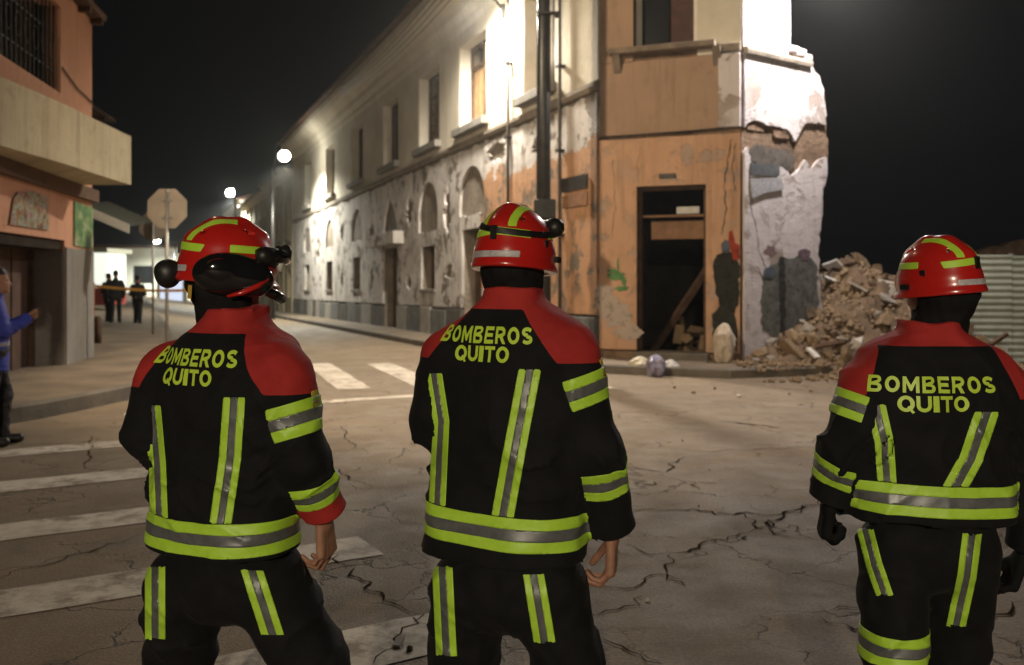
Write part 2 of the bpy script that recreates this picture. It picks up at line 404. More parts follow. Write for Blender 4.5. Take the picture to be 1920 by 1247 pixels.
def jag(loop, step=.12, amp=.04, skip=()):
    out = []
    for i, a in enumerate(loop):
        b = loop[(i + 1) % len(loop)]; out.append(a)
        if i in skip: continue
        L = math.hypot(b[0] - a[0], b[1] - a[1]); n = int(L / step)
        for k in range(1, n):
            t = k / n; out.append((a[0] + (b[0] - a[0]) * t + random.uniform(-amp, amp), a[1] + (b[1] - a[1]) * t + random.uniform(-amp, amp)))
    return out
def blob(u, v, ru, rv, n=34, j=.34):
    return [(u + ru * math.cos(a) * random.uniform(1 - j, 1 + j), v + rv * math.sin(a) * random.uniform(1 - j, 1 + j)) for a in np.linspace(0, 2 * math.pi, n, endpoint=False)]
def fbox(mb, fr, u0, u1, v0, v1, d0, d1):
    mb.quadbox([fr.P(u0, v0, d0), fr.P(u1, v0, d0), fr.P(u1, v0, d1), fr.P(u0, v0, d1), fr.P(u0, v1, d0), fr.P(u1, v1, d0), fr.P(u1, v1, d1), fr.P(u0, v1, d1)]); return mb
def fpart(name, fr, u0, u1, v0, v1, d0, d1, mat, parent, bevel=0.0):
    o = fbox(MB(), fr, u0, u1, v0, v1, d0, d1).build(name, mat, parent, bevel=bevel)
    uvbox(o, fr); return o
def uvbox(o, fr):
    me = o.data; ul = me.uv_layers.new(name='UVMap'); co = [fr.o] 
    for lp in me.loops:
        p = me.vertices[lp.vertex_index].co - fr.o; ul.data[lp.index].uv = (p.dot(fr.u) + p.dot(fr.n) * .7, p.z)
def profile(name, fr, u0, u1, prof, mat, parent, seg=1, ends=(0, 0)):
    us = np.linspace(u0, u1, seg + 1); V = []; Fs = []; n = len(prof)
    for k, u in enumerate(us):
        for d, v in prof:
            uu = u - ends[0] * d if k == 0 else (u + ends[1] * d if k == seg else u)
            V.append(fr.P(uu, v, d))
    for k in range(seg):
        for i in range(n): j = (i + 1) % n; Fs.append((k * n + i, k * n + j, k * n + n + j, k * n + n + i))
    Fs += [tuple(range(n))[::-1], tuple(range(seg * n, seg * n + n))]
    o = mesh_np(name, V, Fs, mat, parent); bm = bmesh.new(); bm.from_mesh(o.data); bmesh.ops.recalc_face_normals(bm, faces=bm.faces); bm.to_mesh(o.data); bm.free()
    uvbox(o, fr); return o

A, B, Cc = (1.65, 17.0), (4.07, 16.1), (6.02, 17.5)
FL = Frame(A, (-.412, 1), -.0109); FC = Frame(A, (B[0] - A[0], B[1] - A[1])); FR = Frame(B, (Cc[0] - B[0], Cc[1] - B[1]))
CW = math.hypot(B[0] - A[0], B[1] - A[1])

# right pavement round the corner building
def r2(v): return (v.x, v.y)
ro = [FL.P(u, 0, 1.45) for u in (70, 50, 36, 24, 14, 7, 3)] + [FC.P(-.35, 0, 1.35), FC.P(.6, 0, 1.45), FC.P(CW, 0, 1.5), FR.P(.5, 0, 1.5), FR.P(2.4, 0, 1.4), FR.P(8, 0, 1.4)]
ri = [FL.P(u, 0, -.2) for u in (70, 50, 36, 24, 14, 7, 3)] + [FC.P(.1, 0, -.2), FC.P(.8, 0, -.2), FC.P(CW - .1, 0, -.2), FR.P(.3, 0, -.2), FR.P(2.4, 0, -.2), FR.P(8, 0, -.2)]
sidewalk('pavement', [r2(p) for p in ro], [r2(p) for p in ri], .15, SIDEWALK, KERB)

# ------------------------------------------------------------------ corner building
bld = empty('corner_building', (A[0], A[1], 0)); bld.location = (0, 0, 0)
tag(bld, 'two storey damaged corner building with flaking plaster and orange chamfered entrance', 'building')
LEN = 36.0; TOP = 8.3
upx = [(985, 1042), (862, 919), (787, 828), (720, 750), (660, 684), (612, 630), (573, 585)]
ups = []
for a, b in upx:
    u1_, u0_ = FL.u1(a), FL.u1(b); c = (u0_ + u1_) / 2; w = min(max(u1_ - u0_, 1.5), 2.05); ups.append((c - w / 2, c + w / 2))
SILL, HEAD = 5.72, 7.92
# ground floor openings: (window index under which it lies, kind)
low = []
for i, (a, b) in enumerate(ups):
    c = (a + b) / 2
    if i == 0: continue
    if i == 1: low.append((c - .75, c + .75, .1, 3.0, 'door'))
    elif i == 3: low.append((c - 1.0, c + .95, .1, 2.86, 'door'))
    else: low.append((c - .68, c + .68, 1.45, 2.72, 'window'))
holes = [rect(a, b, SILL, HEAD) for a, b in ups] + [rect(a, b, c, d) for a, b, c, d, k in low]
panel('facade_wall', FL, rect(0, LEN, -.8, TOP), holes, 0, -.55, ADOBE, bld)
# painted upper storey skin
panel('upper_plaster', FL, rect(.0, LEN, 5.36, TOP), [rect(a + .002, b - .002, SILL + .002, HEAD - .002) for a, b in ups], .05, .004, CREAM, bld)
# reveals painted white, each a slim lining in its opening
WREV = M('white_reveal_paint', (.62, .58, .49), (.72, .68, .6), 2.5, .85, 30, .3, .01)
# flaking lower storey skin with arched recesses and fallen patches
ah = []
for i, (a, b) in enumerate(ups):
    if i == 0: continue
    c = (a + b) / 2; w = .95
    if i == 3: ah.append(jag([(c - 1.0, 3.42), (c + .95, 3.42), (c + .7, 4.0), (c + .1, 4.6), (c - .6, 4.1)], .16, .03))
    elif i == 2: ah.append(jag(arch(c - w, c + w, 3.15, 4.62), .2, .035))
    else: ah.append(jag(arch(c - w, c + w, 3.35, 4.62), .22, .03))
lows = [rect(a + .003, b - .003, c - (0 if k == 'window' else -.003), d - .003) for a, b, c, d, k in low]
patches = []
for i in range(1, 6):
    m = (ups[i][1] + ups[i + 1][0]) / 2
    patches.append(blob(m + random.uniform(-.2, .2), random.uniform(3.2, 4.2), random.uniform(.3, .5), random.uniform(.35, .7)))
    if i < 5: patches.append(blob(m + random.uniform(-.3, .3), random.uniform(1.2, 2.2), random.uniform(.18, .35), random.uniform(.2, .45)))
patches.append(blob(ups[1][0] - .75, 4.72, .55, .22)); patches.append(blob(ups[0][0] + .6, 4.55, .5, .2))
lows = [l for l in lows]
door_notch = []
outer = [(0, .95)]
for a, b, c, d, k in sorted([x for x in low if x[4] == 'door']):
    outer += [(a, .95), (a, d), (b, d), (b, .95)]
outer += [(LEN, .95), (LEN, 5.12)] + [(u, 5.12 + random.uniform(-.10, .03)) for u in np.arange(LEN - .35, .3, -.35)] + [(0, 5.12)]
panel('lower_plaster', FL, outer, [rect(a, b, c, d) for a, b, c, d, k in low if k == 'window'] + ah + patches, .075, .003, GREYPL, bld)
# plinth of separate rendered blocks
PL = [M('plinth_blue_grey', (.10, .105, .105), (.17, .175, .17), 3, .9, 20, .5, .015), M('plinth_pale', (.26, .245, .22), (.36, .34, .31), 3, .9, 20, .5, .015), M('plinth_dark', (.06, .058, .052), (.11, .10, .09), 3, .9, 20, .5, .015)]
edges = [0.02]; dd = sorted([x for x in low if x[4] == 'door']); u = .02; k = 0
while u < LEN - .3:
    w = random.uniform(.9, 1.7); e = min(u + w, LEN)
    for a, b, c, d, kk in dd:
        if u < a < e: e = a
        if a - 1e-6 <= u < b: u = b; e = min(b + w, LEN)
    if e - u > .05:
        fpart('plinth_block', FL, u + .008, e - .008, -.3, random.uniform(.84, .93), .002, .11 + random.uniform(-.015, .02), PL[(k * 7 + k // 3) % 3], bld, .012)
    u = e; k += 1
# string course and sills
profile('string_course', FL, 0, LEN, [(.003, 5.14), (.10, 5.16), (.14, 5.24), (.14, 5.31), (.003, 5.345)], ADOBE, bld, 30)
for i, (a, b) in enumerate(ups):
    wdw = fpart('window_sill', FL, a - .16, b + .16, 5.5, 5.70, -.3, .24, GREYBASE, bld, .02)
    fr = MB()
    dz = -.27
    fbox(fr, FL, a + .004, a + .09, SILL, HEAD, dz - .07, dz); fbox(fr, FL, b - .09, b - .004, SILL, HEAD, dz - .07, dz)
    fbox(fr, FL, a + .09, b - .09, HEAD - .1, HEAD - .004, dz - .07, dz); fbox(fr, FL, (a + b) / 2 - .04, (a + b) / 2 + .04, SILL, HEAD - .1, dz - .07, dz)
    fbox(fr, FL, a + .09, b - .09, 7.28, 7.36, dz - .065, dz - .005)
    win = fr.build('window', WOOD, bld)
    rv = MB(); fbox(rv, FL, b - .03, b - .0045, SILL, HEAD, -.262, .035); fbox(rv, FL, a + .0045, a + .03, SILL, HEAD, -.262, .035); fbox(rv, FL, a + .03, b - .03, HEAD - .03, HEAD - .0045, -.262, .035)
    rv.build('reveal', WREV, win)
    if i == 1:
        for j in range(4):
            w = (b - a - .2) / 4; fpart('board', FL, a + .1 + j * w + .006, a + .1 + (j + 1) * w - .006, SILL, 7.26, dz - .10, dz - .075, WOODPALE, win)
    elif i == 2:
        for j in range(11):
            for q in range(4):
                w = (b - a - .2) / 4; u0 = a + .1 + (q + .5 * (j % 2)) * w
                if u0 + w > b: continue
                fpart('brick', FL, u0 + .01, u0 + w - .01, SILL + j * .13 + .008, SILL + j * .13 + .122, dz - .14, dz - .075, ADOBE_BROWN, win)
    elif i < 3:
        fpart('pane', FL, a + .09, b - .09, 7.365, HEAD - .1, dz - .05, dz - .04, GLASS, win)
        for s in ((a + .1, a + .55), (b - .5, b - .1)): fpart('shutter_or_dark_fill', FL, s[0], s[1], SILL + .02, 7.25, dz - .14, dz - .1, WOOD, win)
    else:
        fpart('shutter_or_dark_fill', FL, a + .1, (a + b) / 2 - .05, SILL + .01, HEAD - .11, dz - .16, dz - .12, DARK, win); fpart('shutter_or_dark_fill', FL, (a + b) / 2 + .05, b - .1, SILL + .01, HEAD - .11, dz - .16, dz - .12, DARK, win)  # near-black sheets: the darkness of the open windows put into their colour
# ground floor doors and windows
for a, b, c, d, k in low:
    if k == 'door':
        dr = fbox(MB(), FL, a + .01, a + .09, c, d, -.4, -.3); fbox(dr, FL, b - .09, b - .01, c, d, -.4, -.3); fbox(dr, FL, a + .09, b - .09, d - .1, d - .005, -.4, -.3)
        dr = dr.build('door', WOOD, bld)
        n = 6; w = (b - a - .2) / n
        for j in range(n): fpart('plank', FL, a + .1 + j * w + .005, a + .1 + (j + 1) * w - .005, c, d - .11, -.40, -.36 + random.uniform(0, .012), WOOD, dr)
    else:
        wn = fbox(MB(), FL, a + .01, a + .07, c, d, -.3, -.24); fbox(wn, FL, b - .07, b - .01, c, d, -.3, -.24); fbox(wn, FL, a + .07, b - .07, d - .07, d - .005, -.3, -.24); fbox(wn, FL, (a + b) / 2 - .03, (a + b) / 2 + .03, c, d - .07, -.3, -.24)
        wn = wn.build('window', WOOD, bld); fpart('pane', FL, a + .07, (a + b) / 2 - .03, c, d - .075, -.29, -.28, GLASS, wn); fpart('pane', FL, (a + b) / 2 + .03, b - .07, c, d - .075, -.29, -.28, GLASS, wn)
        fpart('window_sill', FL, a - .1, b + .1, c - .1, c - .002, -.1, .13, GREYBASE, bld, .015)
a, b = ups[3]; c = (a + b) / 2
fpart('door_hood', FL, c - 1.75, c + 1.75, 2.93, 3.34, .0, .42, GREYPL, bld, .02)
# deep moulded cornice and roof
CORN = [(-.3, 8.28), (.06, 8.28), (.12, 8.40), (.12, 8.52), (.26, 8.66), (.30, 8.82), (.62, 9.02), (.74, 9.20), (.76, 9.40), (-.3, 9.42)]
profile('cornice', FL, 0, LEN, CORN, CREAM, bld, 12, (0.33, 0)); profile('cornice', FC, 0, CW, CORN, CREAM, bld, 1, (.33, .5)); profile('cornice', FR, 0, 1.3, CORN, CREAM, bld, 1, (.5, 0))
rt = MB()
for fr_, L in ((FL, LEN), (FC, CW), (FR, 1.3)): rt.quadbox([fr_.P(0, 9.43, 1.0), fr_.P(L, 9.43, 1.0), fr_.P(L, 9.43, -.2), fr_.P(0, 9.43, -.2), fr_.P(0, 9.50, 1.0), fr_.P(L, 9.50, 1.0), fr_.P(L, 10.0, -.2), fr_.P(0, 10.0, -.2)])
rt.quadbox([FL.P(0, 9.44, -.2), FL.P(LEN, 9.44, -.2), FL.P(LEN, 9.44, -7), FL.P(0, 9.44, -5.2), FL.P(0, 10, -.2), FL.P(LEN, 10, -.2), FL.P(LEN, 12, -7), FL.P(0, 11.5, -5.2)])
rt.build('roof', ROOFT, bld)
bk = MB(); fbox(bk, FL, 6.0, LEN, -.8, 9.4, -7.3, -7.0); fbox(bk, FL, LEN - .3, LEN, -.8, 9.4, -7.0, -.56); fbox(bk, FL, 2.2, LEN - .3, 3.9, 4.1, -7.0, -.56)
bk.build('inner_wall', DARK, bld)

# ---- chamfered entrance
du0, dv0 = FC.uv(1195, 660); du1, dv1 = FC.uv(1324, 346); wu0 = FC.uv(1188, 0)[0]; wu1 = FC.uv(1308, 0)[0]; wv0 = FC.uv(1250, 86)[1]
dv0 = .28
panel('entrance_wall', FC, [(0, -.3), (du0, -.3), (du0, dv1), (du1, dv1), (du1, -.3), (CW, -.3), (CW, 9.0), (0, 9.0)], [rect(wu0, wu1, wv0, 8.25)], 0, -.5, ADOBE_BROWN, bld)
sv = FC.uv(1240, 253)[1]; pu = FC.uv(1347, 200)[0]
panel('entrance_plaster', FC, jag([(0, .32), (du0 - .004, .32), (du0 - .004, dv1 + .004), (du1 + .004, dv1 + .004), (du1 + .004, .3), (CW - .02, .3), (CW - .02, sv - .05), (0, sv - .05)], .25, .012, skip=(1, 2, 3, 5, 6, 7)), [], .05, .003, ORANGE, bld)
UPO = mat_wall('upper_orange_plaster', ((.30, .20, .135), (.37, .245, .165)), dirt=(.17, .11, .075), dirt_amt=.75)
panel('entrance_plaster', FC, rect(0.01, pu, sv + .03, wv0 - .25), [], .05, .003, UPO, bld)
panel('entrance_plaster', FC, [(.01, wv0 - .24), (wu0, wv0 - .24), (wu0, 9), (.01, 9)], [], .045, .003, UPO, bld)
panel('entrance_plaster', FC, [(wu1, wv0 - .24), (CW - .003, wv0 - .24), (CW - .003, 9), (wu1, 9)], [], .045, .003, CREAM, bld)
fpart('pilaster', FC, pu + .01, CW - .003, sv + .06, wv0 - .26, .003, .12, WHITEPL, bld, .015)
cable = MB().tube([FC.P(-.02, sv - .02, .07), FC.P(.8, sv + .015, .075), FC.P(1.7, sv + .03, .075), FC.P(pu + .1, sv + .05, .08)], .014, 6); cable.build('cable', IRON, bld)
fpart('window_sill', FC, FC.uv(1146, 90)[0], FC.uv(1344, 85)[0], wv0 - .13, wv0 - .02, -.3, .28, SILLB, bld, .02)
for u in (.28, 2.1): MB().prism([FC.P(u, wv0 - .135, .24), FC.P(u, wv0 - .135, .05), FC.P(u, wv0 - .45, .05)], FC.u * .14).build('sill_bracket', SILLB, bld)
fw = fbox(MB(), FC, wu0 + .005, wu0 + .1, wv0, 8.24, -.3, -.2); fbox(fw, FC, wu1 - .1, wu1 - .005, wv0, 8.24, -.3, -.2); fw = fw.build('window', WREV, bld)
fpart('shutter_or_dark_fill', FC, wu0 + .62, wu1 - .12, wv0, 8.1, -.42, -.38, M('red_brown_shutter', (.05, .02, .014), (.08, .032, .022), 5, .8), fw)
fpart('window_pane', FC, wu0 + .1, wu0 + .6, wv0, 8.1, -.34, -.33, GLASS, fw)
# door opening: step, frame, transom beam, board and rubble inside
fpart('door_step', FC, du0 - .03, du1 + .05, -.1, dv0, -.48, .16, KERB, bld, .02)
df = fbox(MB(), FC, du0 + .004, du0 + .06, dv0, dv1 - .006, -.2, -.12); fbox(df, FC, du1 - .06, du1 - .004, dv0, dv1 - .006, -.2, -.12); fbox(df, FC, du0 + .06, du1 - .06, dv1 - .07, dv1 - .006, -.2, -.12)
df = df.build('door', WOOD, bld)
b0 = FC.uv(1260, 447)[1]; b1 = FC.uv(1260, 412)[1]
fpart('transom_beam', FC, du0 + .2, du1 - .06, b0, b1, -.42, -.3, M('beam_wood', (.16, .085, .045), (.24, .13, .07), 5, .8, 30, .4, .01), df)
fpart('transom_rail', FC, du0 + .06, du1 - .06, b1 + .06, b1 + .1, -.21, -.16, M('beam_wood', (.16, .085, .045)), df)
fpart('loose_board', FC, du1 - .62, du1 - .2, b1 + .14, b1 + .27, -.55, -.5, GALV, df)
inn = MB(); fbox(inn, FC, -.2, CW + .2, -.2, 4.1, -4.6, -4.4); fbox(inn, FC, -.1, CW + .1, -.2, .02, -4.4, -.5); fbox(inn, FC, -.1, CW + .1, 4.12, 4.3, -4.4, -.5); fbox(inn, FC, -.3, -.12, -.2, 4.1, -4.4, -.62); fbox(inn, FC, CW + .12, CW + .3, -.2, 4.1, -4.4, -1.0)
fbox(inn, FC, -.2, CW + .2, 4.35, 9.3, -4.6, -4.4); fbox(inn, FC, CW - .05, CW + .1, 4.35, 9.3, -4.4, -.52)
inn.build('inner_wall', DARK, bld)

# ---- broken right flank
def fp(fr, pts): return [fr.uv(*p) for p in pts]
right = fp(FR, [(1478, -260), (1479, 60), (1482, 88), (1500, 97), (1513, 117), (1530, 136), (1543, 165), (1546, 200), (1549, 245), (1551, 300), (1549, 330), (1541, 360), (1538, 420), (1533, 470), (1537, 540), (1540, 600), (1536, 720)])
core = [(0, -.3), (0, 9.0)] + [(u, min(v, 9.0)) for u, v in right[:1]] + right[1:]
core = [(0, 9.0), (right[0][0], 9.0)] + right[1:-1] + [(right[-1][0], -.3), (0, -.3)]
panel('flank_wall', FR, jag(core, .1, .075, skip=(0, len(core) - 1, len(core) - 2)), [], -.003, -.5, ADOBE_BROWN, bld)
def shr(pts, k): return [(u - k, v) for u, v in pts]
bh = jag(fp(FR, [(1393, 268), (1393, 240), (1410, 224), (1440, 236), (1470, 240), (1492, 262), (1495, 285), (1470, 278), (1430, 270)]), .12, .03)
crater = blob(*FR.uv(1516, 262), .30, .36, 18, .10)
up_r = shr(right[1:9], .03); lo_r = shr(right[9:], .05)
sp = FR.uv(1450, 108)[1]; mid = FR.uv(1450, 262)[1]
panel('flank_plaster', FR, [(0.0, sp), (right[1][0] - .02, sp), (right[1][0] - .02, 9), (0, 9)], [], .05, .0, WHITEPL, bld)
upper = [(0, mid + .12), (0, sp - .1)] + [(u, v) for u, v in shr(right[3:10], .04) if v < sp - .05]
ub = fp(FR, [(1392, 100), (1495, 112), (1512, 122), (1528, 140), (1540, 168), (1543, 205), (1544, 235), (1530, 230), (1513, 231), (1500, 240), (1492, 256), (1486, 266), (1470, 242), (1440, 237), (1412, 226), (1392, 240)])
panel('flank_plaster', FR, jag(ub, .09, .04, skip=(0, 15)), [], .06, .0, WHITEPL, bld)
lb = fp(FR, [(1392, 285), (1398, 275), (1404, 305), (1462, 312), (1478, 330), (1496, 316), (1506, 300), (1516, 316), (1532, 300), (1546, 295), (1547, 325), (1538, 355), (1535, 420), (1530, 470), (1534, 540), (1536, 600), (1532, 720), (1392, 720)])
panel('flank_plaster', FR, jag(lb, .09, .04, skip=(15, 16, 17)), [], .055, .0, WHITEPL, bld)
profile('string_course', FR, 0, FR.uv(1512, 120)[0], [(.0, sp - .085), (.14, sp - .06), (.16, sp + .0), (.14, sp + .05), (.0, sp + .06)], ADOBE, bld, 6)
fpart('string_course', FC, FC.uv(1346, 85)[0] + .01, CW, wv0 - .22, wv0 - .08, .03, .13, ADOBE, bld, .01)
for pxx, pyy, w, h in ((1492, 103, .13, .09), (1504, 112, .12, .08), (1480, 96, .12, .07)):
    u, v = FR.uv(pxx, pyy); fpart('loose_stone', FR, u - w, u + w, v - h * .6, v + h, .0, .16, WHITEPL, bld, .03)
# adobe bricks laid bare along the broken end
BR = []
for k, (ua, va) in enumerate([(0.0, v) for v in np.arange(.6, 5.4, .13)]):
    e = np.interp(va, [p[1] for p in right[1:]][::-1], [p[0] for p in right[1:]][::-1])
    u0 = e - random.uniform(.12, .2); o = fpart('brick', FR, u0, e + random.uniform(.0, .06), va + .008, va + .12, -.4 + random.uniform(0, .1), -.012 + random.uniform(-.03, 0), ADOBE_BROWN, bld)
for k in range(9):
    u = random.uniform(.1, 1.15); v = mid + .28 - .12 * u + random.uniform(-.16, .1); fpart('brick', FR, u, u + .22, v, v + .1, -.01, random.uniform(.015, .045), ADOBE_BROWN, bld)

def blotch(name, c1, c2):
    if name in MATS: return MATS[name]
    m, nt, bs = nodes_of(name); uvn = N(nt, 'ShaderNodeUVMap').outputs[0]
    nt.links.new(ramp(nt, noise(nt, uvn, 5, 5), [(.35, c1), (.65, c2)]), bs.inputs['Base Color']); bs.inputs['Roughness'].default_value = .9
    nt.links.new(ramp(nt, noise(nt, uvn, 7, 7, .7), [(.33, (0, 0, 0)), (.47, (1, 1, 1))]), bs.inputs['Alpha']); MATS[name] = m; return m
# painted marks on the entrance walls: flat paint, a few millimetres proud
def paintmark(name, fr, pts, col, d, parent=bld, rough=.8, c2=None):
    m = blotch('paint_%s_%d_%d_%d' % (name, col[0] * 1000, col[1] * 1000, col[2] * 1000), col, c2 or tuple(c * .6 for c in col))
    L = fp(fr, pts); return panel(name, fr, L, [], d + .004, d, m, parent)
def ring(cx, cy, rx, ry, n=14, j=.18): return [(cx + rx * math.cos(a) * random.uniform(1 - j, 1 + j), cy + ry * math.sin(a) * random.uniform(1 - j, 1 + j)) for a in np.linspace(0, 2 * math.pi, n, endpoint=False)]
paintmark('graffiti', FC, jag([(1337, 500), (1345, 478), (1362, 470), (1380, 472), (1388, 500), (1386, 560), (1378, 590), (1384, 620), (1358, 618), (1352, 585), (1342, 545)], 8, 3), (.022, .022, .018), .052)
paintmark('graffiti', FC, jag([(1335, 590), (1350, 572), (1372, 580), (1384, 620), (1384, 660), (1350, 640), (1340, 650)], 8, 2), (.03, .03, .024), .058)
paintmark('graffiti', FC, ring(1362, 463, 9, 13), (.11, .125, .16), .060)
paintmark('graffiti', FC, jag([(1367, 436), (1373, 432), (1378, 455), (1388, 460), (1389, 484), (1376, 488), (1370, 465)], 6, 2), (.36, .045, .02), .064)
for cx, cy, rx, ry in ((1158, 517, 15, 10), (1150, 508, 8, 4), (1166, 541, 14, 5), (1160, 495, 2, 14), (1172, 528, 4, 8)): paintmark('graffiti', FC, ring(cx, cy, rx, ry, 14, .3), (.12, .27, .10), .053 + random.uniform(0, .006))
for cx, cy, rx, ry in ((1115, 560, 20, 32), (1142, 590, 24, 28), (1160, 620, 26, 16)): paintmark('worn_patch', FC, ring(cx + 20, cy, rx, ry, 22, .3), (.42, .33, .26), .0525 + random.uniform(0, .003), c2=(.36, .31, .28))
stainm = [[(1428, 515), (1440, 498), (1452, 494), (1462, 480), (1478, 485), (1500, 478), (1516, 484), (1528, 500), (1530, 560), (1526, 610), (1508, 624), (1488, 612), (1470, 630), (1446, 634), (1424, 618), (1422, 560)]]
for s in stainm: paintmark('damp_stain', FR, jag(s, 7, 3), (.075, .08, .07), .0575, c2=(.15, .15, .135))
paintmark('damp_stain', FR, jag([(1456, 482), (1466, 482), (1468, 560), (1466, 640), (1458, 640), (1456, 560)], 7, 2), (.03, .03, .027), .063)
paintmark('graffiti', FR, ring(1437, 512, 11, 12), (.09, .105, .14), .066)
paintmark('graffiti', FR, ring(1440, 470, 10, 9, 12, .4), (.26, .16, .17), .0575)
paintmark('graffiti', FR, ring(1504, 476, 11, 11, 12, .4), (.16, .10, .13), .064)
paintmark('damp_stain', FR, jag([(1400, 280), (1410, 272), (1470, 282), (1488, 300), (1478, 322), (1462, 312), (1404, 304)], 6, 2), (.13, .11, .095), .0575)

# cracks in the entrance plaster
def wallcrack(fr, pts, d, w=.012):
    L = [fr.uv(*p) for p in pts]; Q = [L[0]]
    for a, b in zip(L, L[1:]):
        n = max(2, int(math.hypot(b[0] - a[0], b[1] - a[1]) / .06))
        for i in range(1, n + 1): Q.append((a[0] + (b[0] - a[0]) * i / n + random.uniform(-.018, .018), a[1] + (b[1] - a[1]) * i / n))
    V = []
    for u, v in Q: k = w * random.uniform(.3, 1); V += [fr.P(u - k, v, d), fr.P(u + k, v, d)]
    mesh_np('wall_crack', V, [(2 * i, 2 * i + 1, 2 * i + 3, 2 * i + 2) for i in range(len(Q) - 1)], CRACK, bld)
wallcrack(FC, [(1372, 262), (1366, 300), (1358, 345), (1362, 400), (1354, 440)], .0535); wallcrack(FC, [(1380, 270), (1374, 320), (1380, 360)], .0535, .008); wallcrack(FC, [(1200, 345), (1196, 310), (1202, 275)], .0535, .006)
wallcrack(FC, [(1150, 300), (1155, 380), (1148, 450)], .0535, .005); wallcrack(FR, [(1400, 380), (1412, 420), (1418, 470), (1430, 500)], .058, .012); wallcrack(FR, [(1415, 500), (1428, 530), (1432, 560)], .058, .016)
# street name plates on the building
def plate(fr, pts, d, mat, label, frame=None):
    L = fp(fr, pts); o = panel('street_name_plate', fr, L, [], d + .03, d, mat); return tag(o, label, 'sign')
PLATE = M('plate_dark', (.022, .019, .018), (.045, .04, .036), 12, .5)
PLATEB = M('plate_slate', (.07, .075, .085), (.12, .125, .135), 9, .6); PLATEW = M('plate_faded', (.25, .25, .27), (.42, .41, .43), 30, .6, lo=.45, hi=.55); PLATEO = M('plate_rust', (.30, .15, .07), (.16, .085, .05), 8, .7)
plate(FL, [(1062, 336), (1110, 326), (1110, 352), (1062, 362)], .085, PLATE, 'dark street name plate on the orange wall beside the drainpipe')
plate(FL, [(1064, 368), (1110, 360), (1110, 384), (1064, 391)], .085, PLATEO, 'rust coloured plate below the dark street name plate')
plate(FC, [(1237, 327), (1268, 326), (1268, 334), (1237, 335)], .055, PLATE, 'small house number plate above the dark doorway')
plate(FR, [(1401, 306), (1454, 310), (1454, 331), (1401, 328)], .065, PLATEB, 'slate street name plate on the broken white flank wall')
plate(FR, [(1400, 336), (1456, 334), (1462, 356), (1428, 362), (1404, 372)], .065, PLATEW, 'torn pale plate under the slate street name plate')

# rubble inside the doorway and a leaning beam
def chunk(seed, n=1):
    r = random.Random(seed); bm = bmesh.new(); bmesh.ops.create_icosphere(bm, subdivisions=1, radius=1)
    sx, sy, sz = r.uniform(.7, 1.2), r.uniform(.6, 1), r.uniform(.45, .8)
    for v in bm.verts:
        k = r.uniform(.72, 1.22); v.co = Vector((v.co.x * sx * k, v.co.y * sy * k, v.co.z * sz * k))
    me = bpy.data.meshes.new('stone'); bm.to_mesh(me); bm.free(); return me
def brickmesh(seed):
    r = random.Random(seed); V = []
    for z in (-1, 1):
        for x, y in ((-1, -1), (1, -1), (1, 1), (-1, 1)): V.append((x * 1.0 + r.uniform(-.12, .12), y * .5 + r.uniform(-.1, .1), z * .32 + r.uniform(-.08, .08)))
    me = bpy.data.meshes.new('brick'); me.from_pydata(V, [], [(3, 2, 1, 0), (4, 5, 6, 7), (0, 1, 5, 4), (1, 2, 6, 5), (2, 3, 7, 6), (3, 0, 4, 7)]); return me
RUBM = [M('rubble_tan', (.15, .10, .058), (.25, .175, .105), 5, .95, 30, .6, .02), M('rubble_brown', (.075, .048, .028), (.14, .092, .055), 5, .95, 30, .6, .02), M('rubble_grey', (.18, .155, .13), (.28, .25, .21), 5, .95, 30, .6, .02), M('rubble_white', (.50, .47, .43), (.62, .59, .55), 5, .9)]
CH = [[], [], [], []]
for mi in range(4):
    for k in range(4):
        me = chunk(100 * mi + k) if k < 3 else brickmesh(50 + mi); me.materials.append(RUBM[mi]); CH[mi].append(me)
def rubble_piece(loc, s, parent, wts=(6, 3, 2, .35)):
    mi = random.choices(range(4), wts)[0]; me = random.choice(CH[mi])
    o = bpy.data.objects.new('brick' if me.name.startswith('brick') else 'stone', me); o.location = loc; o.scale = (s, s * random.uniform(.8, 1.1), s * random.uniform(.8, 1.1)); o.rotation_euler = [random.uniform(0, 6.28) for _ in range(3)]
    link(o, parent); return o
def hill(x, y):
    h = 2.02 * np.exp(-(((x - 6.75) / 1.25) ** 2 + ((y - 18.3) / 1.7) ** 2)) + .62 * np.exp(-(((x - 5.6) / 1.5) ** 2 + ((y - 16.3) / .85) ** 2)) + .5 * np.exp(-(((x - 7.6) / 1.3) ** 2 + ((y - 16.6) / 1.0) ** 2))
    return h - .06
heap = empty('rubble_heap', (0, 0, 0)); tag(heap, 'tall heap of brown adobe rubble spilling from the collapsed side of the building', 'rubble')
xs = np.linspace(3.6, 11, 75); ys = np.linspace(14.2, 23, 85); X, Yy = np.meshgrid(xs, ys, indexing='ij')
bmp = sum(.045 * np.sin(X * a + Yy * b + c) for a, b, c in [(7.1, 3.2, 0), (4.3, -8.1, 1), (11.3, 6.2, 2), (-9.5, 12.4, 4), (15.1, -4.4, 3)]) + RNG.uniform(-.05, .05, X.shape)
Hh = hill(X, Yy); Z = Hh + bmp * np.clip(Hh * 3, 0, 1)
